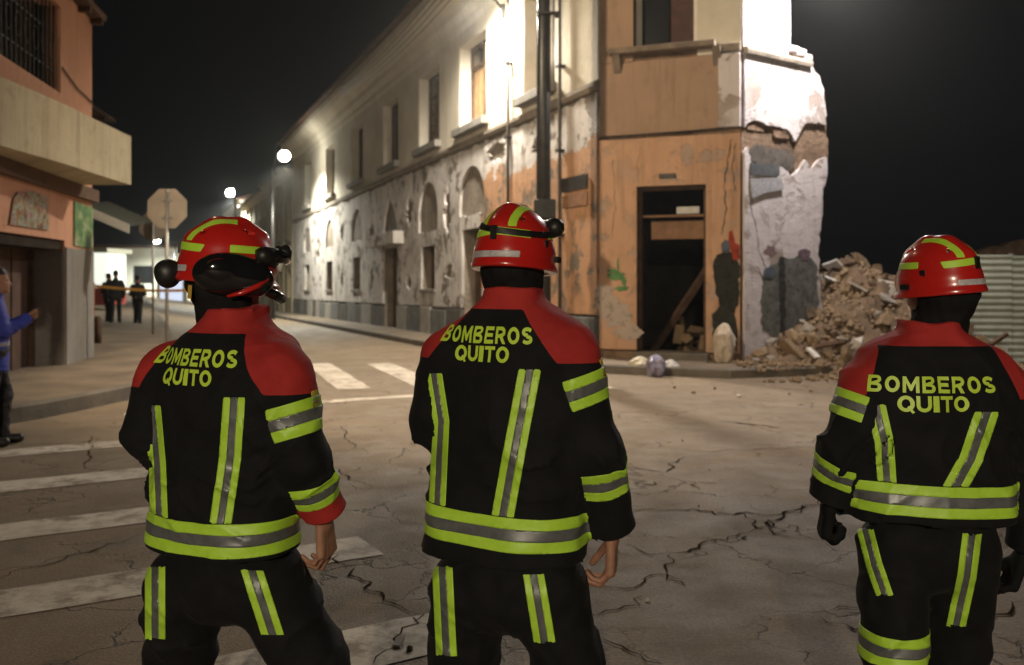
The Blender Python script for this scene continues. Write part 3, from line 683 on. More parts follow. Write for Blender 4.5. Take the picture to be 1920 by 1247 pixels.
# keep the mound outside the wall: behind the flank plane and inside the door it drops away
dR = (X - FR.o.x) * FR.n.x + (Yy - FR.o.y) * FR.n.y; uR = (X - FR.o.x) * FR.u.x + (Yy - FR.o.y) * FR.u.y
Z = np.where((dR < .1) & (uR < 2.35), -.4, Z)
V = np.stack([X, Yy, Z], -1).reshape(-1, 3); i, j = np.meshgrid(np.arange(74), np.arange(84), indexing='ij'); a = (i * 85 + j).ravel()
mound = mesh_np('mound', V, np.stack([a, a + 85, a + 86, a + 1], 1), RUBM[1], heap)
cnt = 0
while cnt < 300:
    x, y = random.uniform(4.0, 8.9), random.uniform(14.5, 20.5); h = float(hill(x, y))
    dr = (x - FR.o.x) * FR.n.x + (y - FR.o.y) * FR.n.y; ur = (x - FR.o.x) * FR.u.x + (y - FR.o.y) * FR.u.y
    if dr < .16 and ur < 2.45: continue
    if h < .04 and random.random() > .12: continue
    s = random.choice((.07, .08, .095, .11, .13, .17, .22)) * (1 if h > .1 else .7)
    rubble_piece((x, y, max(h, .0 if dr > 1.6 else .15) + s * .35), s, heap); cnt += 1
for k in range(24):
    x, y = random.uniform(5.0, 8.4), random.uniform(15.2, 18.6); h = float(hill(x, y)); dr = (x - FR.o.x) * FR.n.x + (y - FR.o.y) * FR.n.y; ur = (x - FR.o.x) * FR.u.x + (y - FR.o.y) * FR.u.y
    if dr < .5 and ur < 2.6 or h < .15: continue
    if k % 3: q = MB().box((0, 0, 0), (random.uniform(.1, .24), random.uniform(.08, .16), .018)).build('plaster_slab', RUBM[2 + k % 2], heap)
    else: q = MB().box((0, 0, 0), (random.uniform(.35, .7), .04, .03)).build('timber', WOOD, heap)
    q.location = (x, y, h + .07); q.rotation_euler = (random.uniform(-.7, .7), random.uniform(-.7, .7), random.uniform(0, 6))
# finer crumbs, too many to count
Vc = []; Fc = []
for k in range(7000):
    x, y = random.uniform(3.8, 9), random.uniform(14.1, 20.5); h = float(hill(x, y)); dr = (x - FR.o.x) * FR.n.x + (y - FR.o.y) * FR.n.y; ur = (x - FR.o.x) * FR.u.x + (y - FR.o.y) * FR.u.y
    if dr < .1 and ur < 2.4 or (h < .02 and random.random() > .25): continue
    s = random.uniform(.014, .062); z = max(h, .0 if dr > 1.5 else .15) + s * .5; n = len(Vc)
    for q in ((1, 0, 0), (-.8, .3, 0), (0, -1, .1), (.1, .9, 0), (0, .1, .9), (.1, 0, -.8)): Vc.append((x + s * q[0] * random.uniform(.7, 1.3), y + s * q[1] * random.uniform(.7, 1.3), z + s * q[2] * random.uniform(.7, 1.3)))
    for f in ((0, 3, 4), (3, 1, 4), (1, 2, 4), (2, 0, 4), (3, 0, 5), (1, 3, 5), (2, 1, 5), (0, 2, 5)): Fc.append([n + q for q in f])
tag(mesh_np('crumbs', Vc, Fc, RUBM[0], heap), kind='stuff')

dh = empty('indoor_rubble', tuple(FC.P((du0 + du1) / 2, 0.02, -1.2))); tag(dh, 'small rubble pile lying inside the dark entrance doorway', 'rubble')
for k in range(34):
    u = random.uniform(.35, 1.0) * (du1 - du0); d = -random.uniform(.7, 2.0); h = .75 * max(0, 1 - abs(u - .72) / .75) * random.random(); p = FC.P(du0 + u, .1 + h, d)
    rubble_piece(p - dh.location, random.uniform(.09, .2), dh, (5, 4, .5, 0))
bm_ = MB().box((0, 0, 0), (.06, .05, 1.15)).build('fallen_beam', WOOD); p = FC.P(du0 + .62, 1.05, -1.1); bm_.location = p; bm_.rotation_euler = (math.radians(18), math.radians(28), .3); tag(bm_, 'dark timber beam leaning inside the entrance doorway', 'beam')

# drainpipes
def pipe(px, fr, d, v0, v1, mat, label):
    u = fr.u1(px); o = MB().tube([fr.P(u, v0, d), fr.P(u, v1, d)], .036, 10).build('drainpipe', mat, bld, True)
    for v in np.arange(v0 + .6, v1, 1.7): fbox(MB(), fr, u - .075, u + .075, v, v + .05, .0, d + .065).build('pipe_bracket', IRON, o)
    return o
pipe(1062, FL, .15, .2, 9.1, M('pipe_brown', (.055, .042, .03), (.09, .068, .048), 6, .7), ''); pipe(963, FL, .14, .9, 8.6, M('pipe_brown', (.16, .12, .085)), '')

# ------------------------------------------------------------------ left house with curved balcony
hs = empty('balcony_house', (0, 0, 0)); tag(hs, 'salmon pink house with curved concrete balcony and brown plank door', 'house')
FH = Frame((-7.69, 16.6), (.182, -1))
hu = FH.u1(121); wv = FH.uv(115, 176)[1]; wu = FH.u1(114)
dtop = FH.uv(110, 449)[1]
gb = FH.uv(150, 467)[1]
panel('house_wall', FH, [(0, -.2), (hu, -.2), (hu, dtop), (9.5, dtop), (9.5, 6.35), (0, 6.35)], [rect(wu, wu + 5, wv, 6.05)], 0, -.45, PINK, hs)
panel('grey_base', FH, jag(rect(0, hu - .004, .0, gb), .3, .012, skip=(0, 1, 3)), [], .035, .003, GREYBASE, hs)
dr = fpart('lintel', FH, hu, 9.5, dtop - .16, dtop - .004, -.44, -.05, DARK, hs)
door = fbox(MB(), FH, hu - .05, hu + .05, .1, dtop, -.62, -.46).build('garage_door', WOOD, hs)
for k in range(13): fpart('plank', FH, hu + .06 + k * .38, hu + .06 + k * .38 + .37, .15, dtop - .02, -.60, -.55 + .02 * (k % 2), M('door_plank', (.045, .022, .016), (.085, .042, .028), 4, .75, 30, .4, .006), door)
fpart('grey_reveal', FH, hu - .02, hu + .012, .0, dtop - .17, -.45, -.002, GREYBASE, hs)
# end wall, back and roof
ew = MB(); fbox(ew, FH, -.001, .3, -.2, 6.35, -6, -.46); fbox(ew, FH, 0, 9.5, -.2, 6.35, -6.3, -6); ew = ew.build('house_wall', PINK, hs); uvbox(ew, FH)
# grille in the upper window
gr = MB()
for k in range(26): u = wu + .1 + k * .19; fbox(gr, FH, u - .011, u + .011, wv, 6.05, -.09, -.07)
for v in (wv + .35, wv + .95, wv + 1.5): fbox(gr, FH, wu, wu + 5, v - .012, v + .012, -.105, -.09)
for k in range(12):
    u = wu + .2 + k * .38; pts = [FH.P(u + .11 * math.cos(a), wv + .66 + .18 * math.sin(a), -.08) for a in np.linspace(0, 6.28, 13)]; gr.tube(pts, .008, 5, False)
w_ = gr.build('window_grille', IRON, hs)
fpart('pane', FH, wu, wu + 5, wv, 6.05, -.34, -.32, GLASS, w_)
fpart('window_frame', FH, wu + .003, wu + .08, wv, 6.05, -.32, -.24, IRON, w_)
# balcony: curved parapet + slab
prof = [(-6.05, 8.2, 0), (-6.24, 11.05, 0), (-6.30, 12.75, 0), (-6.43, 13.9, 0), (-6.57, 15.5, 0)]
bp = chaikin(prof, 3); zt, zb = 4.08, 3.24
V = []; Fs = []
for p in bp:
    t = .13
    V += [(p.x, p.y, zb), (p.x, p.y, zt), (p.x - t, p.y, zt), (p.x - t, p.y, zb + .18), (-8.2, p.y, zb + .18), (-8.2, p.y, zb)]
n = len(bp)
for k in range(n - 1):
    for i in range(6): j = (i + 1) % 6; Fs.append((k * 6 + i, k * 6 + j, k * 6 + 6 + j, k * 6 + 6 + i))
e = (n - 1) * 6; Fs += [(e, e + 1, e + 2, e + 3, e + 4, e + 5), (5, 4, 3, 2, 1, 0)]
# end parapet
p = bp[-1]; ba = mesh_np('balcony', V, Fs, BALC, hs); bm = bmesh.new(); bm.from_mesh(ba.data); bmesh.ops.recalc_face_normals(bm, faces=bm.faces); bm.to_mesh(ba.data); bm.free()
ul = ba.data.uv_layers.new(name='UVMap')
for lp in ba.data.loops:
    q = ba.data.vertices[lp.vertex_index].co; ul.data[lp.index].uv = (q.y + q.x, q.z)
ep = MB().quadbox([(p.x, p.y + .002, zb), (p.x + .004, p.y + .13, zb), (-7.6, p.y + .13, zb), (-7.6, p.y + .002, zb), (p.x, p.y + .002, zt), (p.x + .004, p.y + .13, zt), (-7.6, p.y + .13, zt), (-7.6, p.y + .002, zt)]).build('balcony_end', BALC, hs); uvbox(ep, FH)
# soffit beam under the balcony, eave and roof, hanging cable
fpart('soffit_beam', FH, -.02, 9.4, zb - .22, zb - .004, .003, .12, M('soffit_brown', (.08, .045, .03), (.12, .07, .045), 4, .9), hs)
ev = MB(); ev.quadbox([FH.P(-.08, 6.36, .22), FH.P(9.6, 6.36, .22), FH.P(9.6, 6.36, -6.3), FH.P(-.08, 6.36, -6.3), FH.P(-.08, 6.46, .24), FH.P(9.6, 6.46, .24), FH.P(9.6, 8.2, -3), FH.P(-.08, 8.2, -3)])
ev.build('roof', ROOFT, hs)
for k in range(13): fpart('rafter', FH, .02 + k * .77, .11 + k * .77, 6.26, 6.355, .004, .2, WOOD, hs)
MB().tube([FH.P(wu + .02, wv + .42, .03), FH.P(wu * .55, wv + .24, .035), FH.P(wu * .3, wv + .22, .035), FH.P(.05, wv + .18, .03)], .014, 6).build('cable', IRON, hs)
# painted shop board and green poster
def tablet(name, fr, pts, d, mat, label, cat): o = panel(name, fr, fp(fr, pts), [], d + .025, d, mat); return tag(o, label, cat)
bdm, nt, bs = nodes_of('painted_food_board'); tcu = N(nt, 'ShaderNodeUVMap').outputs[0]
nz = N(nt, 'ShaderNodeTexNoise'); nz.inputs['Scale'].default_value = 6.5; nz.inputs['Detail'].default_value = 3; nt.links.new(tcu, nz.inputs['Vector'])
nt.links.new(ramp(nt, nz.outputs['Fac'], [(.36, (.04, .02, .01)), (.44, (.30, .10, .02)), (.49, (.06, .12, .05)), (.54, (.34, .33, .26)), (.59, (.10, .13, .16)), (.66, (.32, .04, .03))]), bs.inputs['Base Color'])
tablet('painted_board', FH, [(22, 372), (30, 360), (60, 358), (86, 372), (88, 432), (60, 428), (14, 421)], .005, bdm, 'painted picture board of dishes on the pink wall above the plank door', 'sign')
grm, nt, bs = nodes_of('green_poster_print'); tcu = N(nt, 'ShaderNodeUVMap').outputs[0]
nt.links.new(ramp(nt, noise(nt, tcu, 3.4, 3), [(.36, (.05, .07, .03)), (.46, (.05, .19, .06)), (.54, (.16, .24, .07)), (.62, (.36, .38, .28))]), bs.inputs['Base Color'])
tablet('green_poster', FH, [(137, 378), (171, 390), (171, 467), (137, 460)], .006, grm, 'green and yellow poster at the corner of the pink house', 'poster')

# dark neighbour behind with an awning
nb = empty('dark_house', (0, 0, 0)); tag(nb, 'unlit house behind the balcony house with a low eave', 'house')
FN = Frame((-12.9, 27), (.16, -1))
panel('house_wall', FN, rect(0, 9, -.2, 6.4), [rect(1, 2.2, 3.9, 5.6), rect(4, 5.2, 3.9, 5.6)], 0, -.4, GREYBASE, nb)
for u in (1, 4): fpart('window', FN, u, u + 1.2, 3.9, 5.6, -.3, -.25, GLASS, nb)
q = MB(); fbox(q, FN, 0, 9, -.2, 6.4, -5, -4.7); fbox(q, FN, -.001, .3, -.2, 6.4, -4.7, -.41); q = q.build('house_wall', GREYBASE, nb); uvbox(q, FN)
MB().quadbox([FN.P(-.6, 6.41, .9), FN.P(9.4, 6.41, .9), FN.P(9.4, 6.41, -5), FN.P(-.6, 6.41, -5), FN.P(-.6, 6.52, .9), FN.P(9.4, 6.52, .9), FN.P(9.4, 8, -3), FN.P(-.6, 8, -3)]).build('roof', ROOFT, nb)
for k in range(5): fpart('rafter', FN, .3 + k * 2.0, .42 + k * 2.0, 6.28, 6.4, .0, .85, WOOD, nb)
aw = empty('awning', (0, 0, 0)); tag(aw, 'white edged awning jutting over the pavement past the pink house', 'awning')
a0, a1 = W(150, 385, 20.5), W(243, 425, 20.9)
sl = MB().quadbox([a0 + Vector((0, -.0, 0)), a1, a1 + Vector((-.35, 2.2, .25)), a0 + Vector((-.35, 2.2, .25)), a0 + Vector((0, 0, .03)), a1 + Vector((0, 0, .03)), a1 + Vector((-.35, 2.2, .28)), a0 + Vector((-.35, 2.2, .28))]); sl.build('canopy', M('awning_dark', (.05, .055, .04), None), aw)
MB().quadbox([a0 + Vector((0, -.03, -.16)), a1 + Vector((0, -.03, -.16)), a1 + Vector((0, -.005, -.16)), a0 + Vector((0, -.005, -.16)), a0 + Vector((0, -.03, .05)), a1 + Vector((0, -.03, .05)), a1 + Vector((0, -.005, .05)), a0 + Vector((0, -.005, .05))]).build('valance', M('awning_white', (.50, .49, .42), (.62, .60, .54), 6, .7), aw)
MB().tube([a0 + Vector((-.3, 2.1, .2)), a1 + Vector((-.05, .1, -.02))], .02, 6).build('strut', IRON, aw)

# ------------------------------------------------------------------ houses further along the street
def far_house(fr, u0, u1, top, mat, label, seed, vv=(.9, 2.6), lit=None):
    r = random.Random(seed); e = empty('terraced_house', (0, 0, 0)); tag(e, label, 'house', None)
    n = max(2, int((u1 - u0) / 3.0)); w = (u1 - u0) / n; hl = []; wi = []
    for k in range(n):
        c = u0 + (k + .5) * w; hl.append(rect(c - .6, c + .6, top * .55, top * .85)); wi.append((c - .6, c + .6, top * .55, top * .85))
        z0 = .15 if k % 2 else 1.0; hl.append(rect(c - .6, c + .6, z0, 2.6)); wi.append((c - .6, c + .6, z0, 2.6))
    panel('house_wall', fr, rect(u0 + .01, u1, -1.2, top), hl, 0, -.4, mat, e)
    for a, b, c, d in wi:
        wn = fbox(MB(), fr, a, a + .08, c, d, -.3, -.22); fbox(wn, fr, b - .08, b, c, d, -.3, -.22); fbox(wn, fr, (a + b) / 2 - .04, (a + b) / 2 + .04, c, d, -.3, -.22); wn = wn.build('window', WOOD, e)
        fpart('pane', fr, a, b, c, d, -.33, -.31, GLASS, wn)
        if c > 2.7: fpart('window_sill', fr, a - .1, b + .1, c - .12, c - .003, -.1, .14, GREYBASE, e)
    for k in range(n + 1): fpart('pilaster', fr, u0 + k * w - (.18 if k else -.02), u0 + k * w + (.18 if k < n else -.02), .0, top - .02, .003, .1, mat, e)
    profile('eave', fr, u0 + .01, u1, [(-.3, top), (.15, top), (.5, top + .22), (.55, top + .3), (-.3, top + .32)], mat, e)
    MB().quadbox([fr.P(u0, top + .33, .7), fr.P(u1, top + .33, .7), fr.P(u1, top + .33, -4), fr.P(u0, top + .33, -4), fr.P(u0, top + .4, .72), fr.P(u1, top + .4, .72), fr.P(u1, top + 1.7, -3), fr.P(u0, top + 1.7, -3)]).build('roof', ROOFT, e)
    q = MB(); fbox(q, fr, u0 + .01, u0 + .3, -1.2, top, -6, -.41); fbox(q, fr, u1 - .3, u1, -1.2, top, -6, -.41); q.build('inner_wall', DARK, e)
    return e
YEL = mat_wall('ochre_plaster', ((.33, .27, .16), (.42, .35, .22)), dirt=(.18, .15, .10), dirt_amt=.6)
far_house(FL, 36.3, 47, 7.9, YEL, 'ochre terraced house adjoining the far end of the flaking facade', 3)
far_house(FL, 47.1, 60, 7.7, YEL, 'ochre terraced house with a lower roof beyond the street lamp', 4)
far_house(FL, 60.2, 76, 8.4, CREAM, 'cream terraced house brightly lit at the end of the row', 5)
# pale low building closing the street
FE = Frame((-58, 101), (1, .02)); cw = empty('pale_building', (0, 0, 0)); tag(cw, 'long low pale building closing the far end of the street', 'building')
PALE = mat_wall('pale_green_white', ((.52, .54, .46), (.62, .63, .55)), dirt=(.35, .36, .30), dirt_amt=.4)
hl = [rect(3 + k * 4.2, 5.2 + k * 4.2, 1.2, 3.2) for k in range(6)]
panel('wall', FE, rect(0, 30, -1, 5.2), hl, 0, -.4, PALE, cw)
for k in range(6): fpart('window', FE, 3 + k * 4.2, 5.2 + k * 4.2, 1.2, 3.2, -.3, -.25, GLASS, cw)
fpart('roof', FE, -.3, 30.3, 5.21, 5.5, -6, .5, ROOFT, cw); fpart('inner_wall', FE, 0, 30, -1, 5.2, -6, -5.7, DARK, cw)
# lit shopfront seen past the pink house, and a lit doorway
sh = empty('lit_kiosk', (0, 0, 0)); tag(sh, 'brightly lit white kiosk with a red base beside the standing men', 'kiosk')
c0 = W(150, 560, 40); kx0, kx1 = W(140, 500, 40).x, W(200, 500, 40).x; g0 = gzf(kx0, 40) + .19
def bxx(x0, x1, y0, y1, z0, z1): return MB().quadbox([(x0, y0, z0), (x1, y0, z0), (x1, y1, z0), (x0, y1, z0), (x0, y0, z1), (x1, y0, z1), (x1, y1, z1), (x0, y1, z1)])
bxx(kx0, kx1, 40, 42, g0, g0 + .75).build('base', M('kiosk_red', (.35, .06, .05), None), sh); bxx(kx0, kx1, 40.02, 42, g0 + .76, g0 + 2.3).build('lit_panel', M('kiosk_lit', (.7, .7, .65), None, emit=((.95, 1, .88), 1.0)), sh)
bxx(kx0 - .2, kx1 + .2, 39.6, 42.2, g0 + 2.31, g0 + 2.5).build('roof', PALE, sh)
ld = empty('lit_doorway', (0, 0, 0)); tag(ld, 'blueish lit doorway glowing behind the stop sign post', 'doorway')
x0, x1 = W(300, 500, 90).x, W(343, 500, 90).x; g0 = gzf(x0, 90)
bxx(x0, x1, 90, 90.15, g0 - .05, g0 + 2.6).build('lit_panel', M('door_lit', (.6, .65, .8), None, emit=((.72, .8, 1), .9)), ld)
q = bxx(x0 - .3, x0 - .003, 89.9, 90.4, g0 - .2, g0 + 2.9); q.quadbox(bxx(x1 + .003, x1 + .3, 89.9, 90.4, g0 - .2, g0 + 2.9).v); q.quadbox(bxx(x0 - .3, x1 + .3, 89.9, 90.4, g0 + 2.903, g0 + 3.2).v); q.build('frame', PALE, ld)

# ------------------------------------------------------------------ street lamps
HEADM = M('lamp_head_grey', (.12, .12, .115), None, rough=.5)
def spot(parent, loc, aim, watts, col, ang=160, blend=.6, rad=.2):
    l = bpy.data.lights.new('lamp_light', 'SPOT'); l.energy = watts; l.color = col; l.spot_size = math.radians(ang); l.spot_blend = blend; l.shadow_soft_size = rad
    o = bpy.data.objects.new('lamp_light', l); link(o, parent); o.location = loc; o.rotation_euler = (Vector(aim) - Vector(loc)).to_track_quat('-Z', 'Y').to_euler(); return o
def lamp(pos, base, label, key, aim=None, ang=165, glow=90, lens_r=.15, pole_r=.07, wall=False):
    """cobra-head street lamp: pole on the ground at base, arm out to pos"""
    pos = Vector(pos); base = Vector(base); e = empty('street_lamp', tuple(base)); tag(e, label, 'street lamp')
    L = pos - base; w, col = LAMP[key]
    if wall:
        MB().tube([(0, 0, 0), L * .35 + Vector((0, 0, .12)), L * .8 + Vector((0, 0, .1)), L + Vector((0, 0, .08))], .035, 8).build('arm', POLEMAT, e, True)
        MB().box((0, 0, 0), (.08, .08, .16)).build('bracket', POLEMAT, e)
    else:
        MB().tube([(0, 0, -.3), (0, 0, L.z * .5), (0, 0, L.z - .3)], [pole_r * 1.3, pole_r, pole_r * .8], 10).build('pole', POLEMAT, e, True)
        MB().tube([(0, 0, L.z - .35), (L.x * .3, L.y * .3, L.z - .02), (L.x * .7, L.y * .7, L.z + .1), (L.x, L.y, L.z + .1)], .035, 8).build('arm', POLEMAT, e, True)
    h = Vector((L.x, L.y, 0)); h = h.normalized() if h.length > .05 else Vector((1, 0, 0)); s = Vector((-h.y, h.x, 0))
    MB().box(L + Vector((0, 0, .12)), (.30, .14, .06), (h, s, Vector((0, 0, 1)))).build('head', HEADM, e, bevel=.04)
    mb = MB(); n = 14; c = L + Vector((0, 0, .05 - lens_r * .75)); rings = []
    for k in range(8):
        a = -1.15 + k / 7 * (1.15 + math.pi / 2); r = lens_r * math.cos(a) + .002; z = -lens_r * .95 * math.sin(a)
        for i in range(n): t = 2 * math.pi * i / n; mb.v.append(tuple(c + h * r * 1.12 * math.cos(t) + s * r * math.sin(t) + Vector((0, 0, z))))
    for k in range(7):
        for i in range(n): a = k * n + i; b = k * n + (i + 1) % n; mb.f.append([a, b, b + n, a + n])
    mb.build('lens', M('lamp_lens_' + key, (1, 1, 1), None, emit=(col, glow)), e, True)
    spot(e, L + Vector((0, 0, -.06 - lens_r * 1.9)), L + Vector(aim or (0, 0, -3)), w, col, ang)
    return e
pa = W(890, -20, 21.0); ua = (pa - FL.o).dot(FL.u)
lamp(pa, FL.P(ua, 7.9 - FL.sl * ua, .06), 'bright wall lamp under the eave of the flaking facade', 'facade', wall=True, ang=172, aim=FL.n * -.08 + Vector((0, 0, -1)))
pb = Vector((5.6, 15.7, 7.5)); bb = FR.P(.25, 7.0, .01)
lamp(pb, bb, 'bright wall lamp beside the broken white flank of the building', 'corner', wall=True, ang=175)
p1 = W(533, 287, 41.5); b1_ = FL.P(32.5, 0, 1.2)
lamp(p1, (W(511, 500, 44.5).x, 44.5, gzf(b1_.x, 44.5) + .1), 'lit street lamp on a dark pole at the far end of the facade', 'street', lens_r=.25, pole_r=.1)
p2 = W(432, 357, 72); b2 = FL.P(58, 0, 1.1)
lamp(p2, (b2.x, b2.y, gzf(b2.x, b2.y) + .1), 'lit street lamp above the cream house at the row end', 'far', lens_r=.32, pole_r=.1)
p3 = W(293, 447, 96)
lamp(p3, (p3.x + 1.6, p3.y + 1, gzf(p3.x, p3.y)), 'small distant lit lamp over the plaza before the pale building', 'far', lens_r=.34, pole_r=.1)
lamp((-1.5, -14.0, 6.0), (-3.4, -14.4, 0), 'unseen street lamp added on the crossing to light the firefighters from behind', 'behind', aim=(.12, 3, -.75), ang=120)  # added lamp out of view, aimed at the firefighters' backs
lamp((-4.4, 9.4, 8.4), (-6.4, 9.6, .19), 'unseen street lamp added by the pink house to light the corner and street', 'side', aim=(5, 6, -6.5), ang=115)  # added lamp out of view, brightens the orange corner and the street

# ------------------------------------------------------------------ street furniture
up = empty('utility_pole', (0, 0, 0)); tag(up, 'thick dark utility pole with a side pipe in front of the orange corner', 'pole')
ux, uy = W(1019, 500, 15.75).x, 15.75; g_ = .15
MB().tube([(ux, uy, g_ - .3), (ux, uy, 5), (ux + .03, uy, 9.6)], [.135, .12, .10], 14).build('shaft', POLEMAT, up, True)
MB().box((ux + .02, uy - .02, W(1020, 393, uy).z), (.19, .16, .17)).build('junction_box', IRON, up, bevel=.02)
MB().tube([(ux + .16, uy - .06, W(0, 170, uy).z), (ux + .15, uy - .07, W(0, 120, uy).z), (ux + .17, uy - .07, 9.2)], .045, 10).build('side_pipe', GALV, up, True)
for z in (6.2, 7.4): MB().box((ux + .08, uy - .03, z), (.2, .14, .02)).build('strap', IRON, up)
r_ = random.Random(3)
for k in range(4):
    z = 8.4 + .25 * k; q = FL.P(20, 8.9 + .1 * k, .8); pts = [Vector((ux, uy, z)).lerp(q, t) + Vector((0, 0, -.5 * math.sin(math.pi * t))) for t in np.linspace(0, 1, 14)]
    MB().tube(pts, .012, 5).build('wire', IRON, up)
def octagon(px, py, Y, R, base, label):
    e = empty('stop_sign', (0, 0, 0)); tag(e, label, 'sign'); c = W(px, py, Y); g0 = gzf(c.x, c.y) + .19
    MB().tube([(c.x + .01, c.y - .03, g0 - .1), (c.x + .01, c.y - .03, c.z + R * .86)], .032, 10).build('post', GALV, e, True)
    L = [(c.x + R * math.cos(a), c.y + .012, c.z + R * math.sin(a)) for a in np.arange(8) * math.pi / 4 + math.pi / 8]
    MB().prism(L, (0, .006, 0)).build('plate', SIGNBACK, e)
    for dz in (-R * .4, R * .4): MB().box((c.x, c.y - .004, c.z + dz), (.09, .012, .018)).build('clamp', GALV, e)
octagon(313, 391, 17, .40, 0, 'octagonal stop sign seen from behind on a galvanised post')
octagon(287, 424, 23.5, .40, 0, 'octagonal sign half hidden behind the nearer stop sign')
bo = MB(); c = G(183, 640, .25); bo.tube([(c.x, c.y, .05), (c.x, c.y, .75), (c.x + .01, c.y, .80)], [.085, .08, .05], 10); tag(bo.build('bollard', WOOD, None, True), 'short wooden bollard at the corner of the pink house', 'bollard')
# hazard tape across the street
tp = empty('barrier_tape', (0, 0, 0)); tag(tp, 'orange barrier tape strung across behind the standing men', 'tape')
ta, tb = W(176, 536, 28.5), W(420, 540, 29.5)
V = []; Fs = []
for k in range(25):
    t = k / 24; p = ta.lerp(tb, t) + Vector((0, 0, -.12 * math.sin(math.pi * t))); tw = .01 * math.sin(k * 1.7); V += [(p.x, p.y + tw, p.z - .045), (p.x, p.y - tw, p.z + .045)]
for k in range(24): Fs.append((2 * k, 2 * k + 2, 2 * k + 3, 2 * k + 1))
t_ = mesh_np('tape', V, Fs, M('tape_orange', (.62, .30, .05), (.7, .36, .06), 9, .6), tp); t_.modifiers.new('s', 'SOLIDIFY').thickness = .002
for p in (ta, tb): MB().tube([(p.x, p.y, gzf(p.x, p.y) - .1), (p.x, p.y, p.z + .12)], .03, 8).build('post', M('post_orange', (.5, .16, .04), None), tp, True)

# corrugated hoarding on the right
hd = empty('corrugated_hoarding', (0, 0, 0)); tag(hd, 'pale corrugated metal hoarding beside the rubble heap', 'fence')
FO = Frame((7.55, 17.2), (1, -.12)); CORR = M('corrugated_white', (.22, .24, .20), (.33, .35, .30), 1.5, .6, 30, .2, .005)
for k in range(5):
    u0 = k * .92; V = []; Fs = []; n = 132; zt = 2.05 + .02 * (k % 2)
    for i in range(n + 1):
        v = .05 + (zt - .05) * i / n; d = .009 * math.sin(i * math.pi / 4.0) + .006 * (k % 2)
        V += [FO.P(u0, v, d), FO.P(u0 + .91, v, d)]
    for i in range(n): Fs.append((2 * i, 2 * i + 1, 2 * i + 3, 2 * i + 2))
    s_ = mesh_np('sheet', V, Fs, CORR, hd); s_.modifiers.new('s', 'SOLIDIFY').thickness = .003
    fpart('post', FO, u0 - .03, u0 + .03, -.1, zt + .05, -.12, -.05, GALV, hd)
rw = empty('ruined_wall', (0, 0, 0)); tag(rw, 'dim brown adobe wall rising behind the corrugated hoarding', 'wall')
FW = Frame((12.6, 27), (1, -.1)); panel('adobe_wall', FW, jag([(0, -.2), (9, -.2), (9, 3.2), (4, 3.0), (1.6, 2.6), (0, 1.6)], .3, .08, skip=(0, 1)), [], 0, -.5, ADOBE_BROWN, rw)

# bags and sack by the corner
def bag(name, c, s, mat, seed, label):
    r = random.Random(seed); bm = bmesh.new(); bmesh.ops.create_icosphere(bm, subdivisions=3, radius=1)
    for v in bm.verts:
        x, y, z = v.co; k = 1 + .10 * math.sin(7 * x + seed) + .09 * math.sin(9 * y + 5 * z + seed) + .06 * math.sin(17 * (x + z)) + r.uniform(-.03, .03)
        if z > .55: k *= 1 - .45 * (z - .55)
        v.co = Vector((x * s[0] * k, y * s[1] * k, max(z, -.75) * s[2] * 1.0))
    me = bpy.data.meshes.new(name); bm.to_mesh(me); bm.free(); me.materials.append(mat); o = bpy.data.objects.new(name, me); o.location = (c[0], c[1], c[2] + .75 * s[2]); link(o); return tag(o, label, 'bag')
g1 = G(1200, 700, 0); bag('rubbish_bag', (g1.x, g1.y - .05, 0), (.19, .16, .17), M('bag_cream', (.42, .36, .25), (.55, .48, .36), 5, .5), 2, 'crumpled cream rubbish bag lying against the kerb')
g1 = G(1228, 706, 0); bag('rubbish_bag', (g1.x + .02, g1.y, 0), (.17, .17, .21), M('bag_violet', (.10, .09, .17), (.30, .28, .36), 4, .4), 5, 'violet and grey rubbish bag slumped at the kerb')
g1 = G(1246, 704, 0); bag('rubbish_bag', (g1.x + .12, g1.y + .1, 0), (.13, .12, .15), M('bag_white', (.5, .48, .46), (.62, .6, .58), 5, .45), 8, 'small white rubbish bag beside the violet one')
sk = FC.P(FC.uv(1362, 650)[0], .15, .30); o = bag('rubble_sack', (sk.x, sk.y, .15), (.20, .17, .40), M('sack_woven', (.40, .33, .25), (.52, .44, .35), 8, .8, 120, .4, .004), 12, 'upright pale woven sack standing against the graffiti at the corner')
# small debris on the street
spots = [(1300, 738), (1410, 712), (1440, 725), (1340, 730), (1480, 740), (1385, 745), (1265, 728), (1520, 735), (1430, 705), (1330, 882), (1280, 828), (1500, 870), (1395, 1010), (1310, 950), (1215, 1128), (1180, 1000), (768, 1222), (748, 1212)]
for k, (px, py) in enumerate(spots):
    p = G(px, py); s = random.uniform(.02, .045) if py < 800 else random.uniform(.008, .016)
    if py > 1190: s = random.uniform(.02, .035)
    o = bpy.data.objects.new('rubble_stone', random.choice(CH[(0, 2, 3)[k % 3]])); o.scale = (s, s, s); o.location = (p.x, p.y, s * .45); o.rotation_euler = (random.random(), random.random(), random.random() * 6); link(o)
    tag(o, 'small loose stone lying on the cracked street', 'stone', 'loose stones scattered on the street')

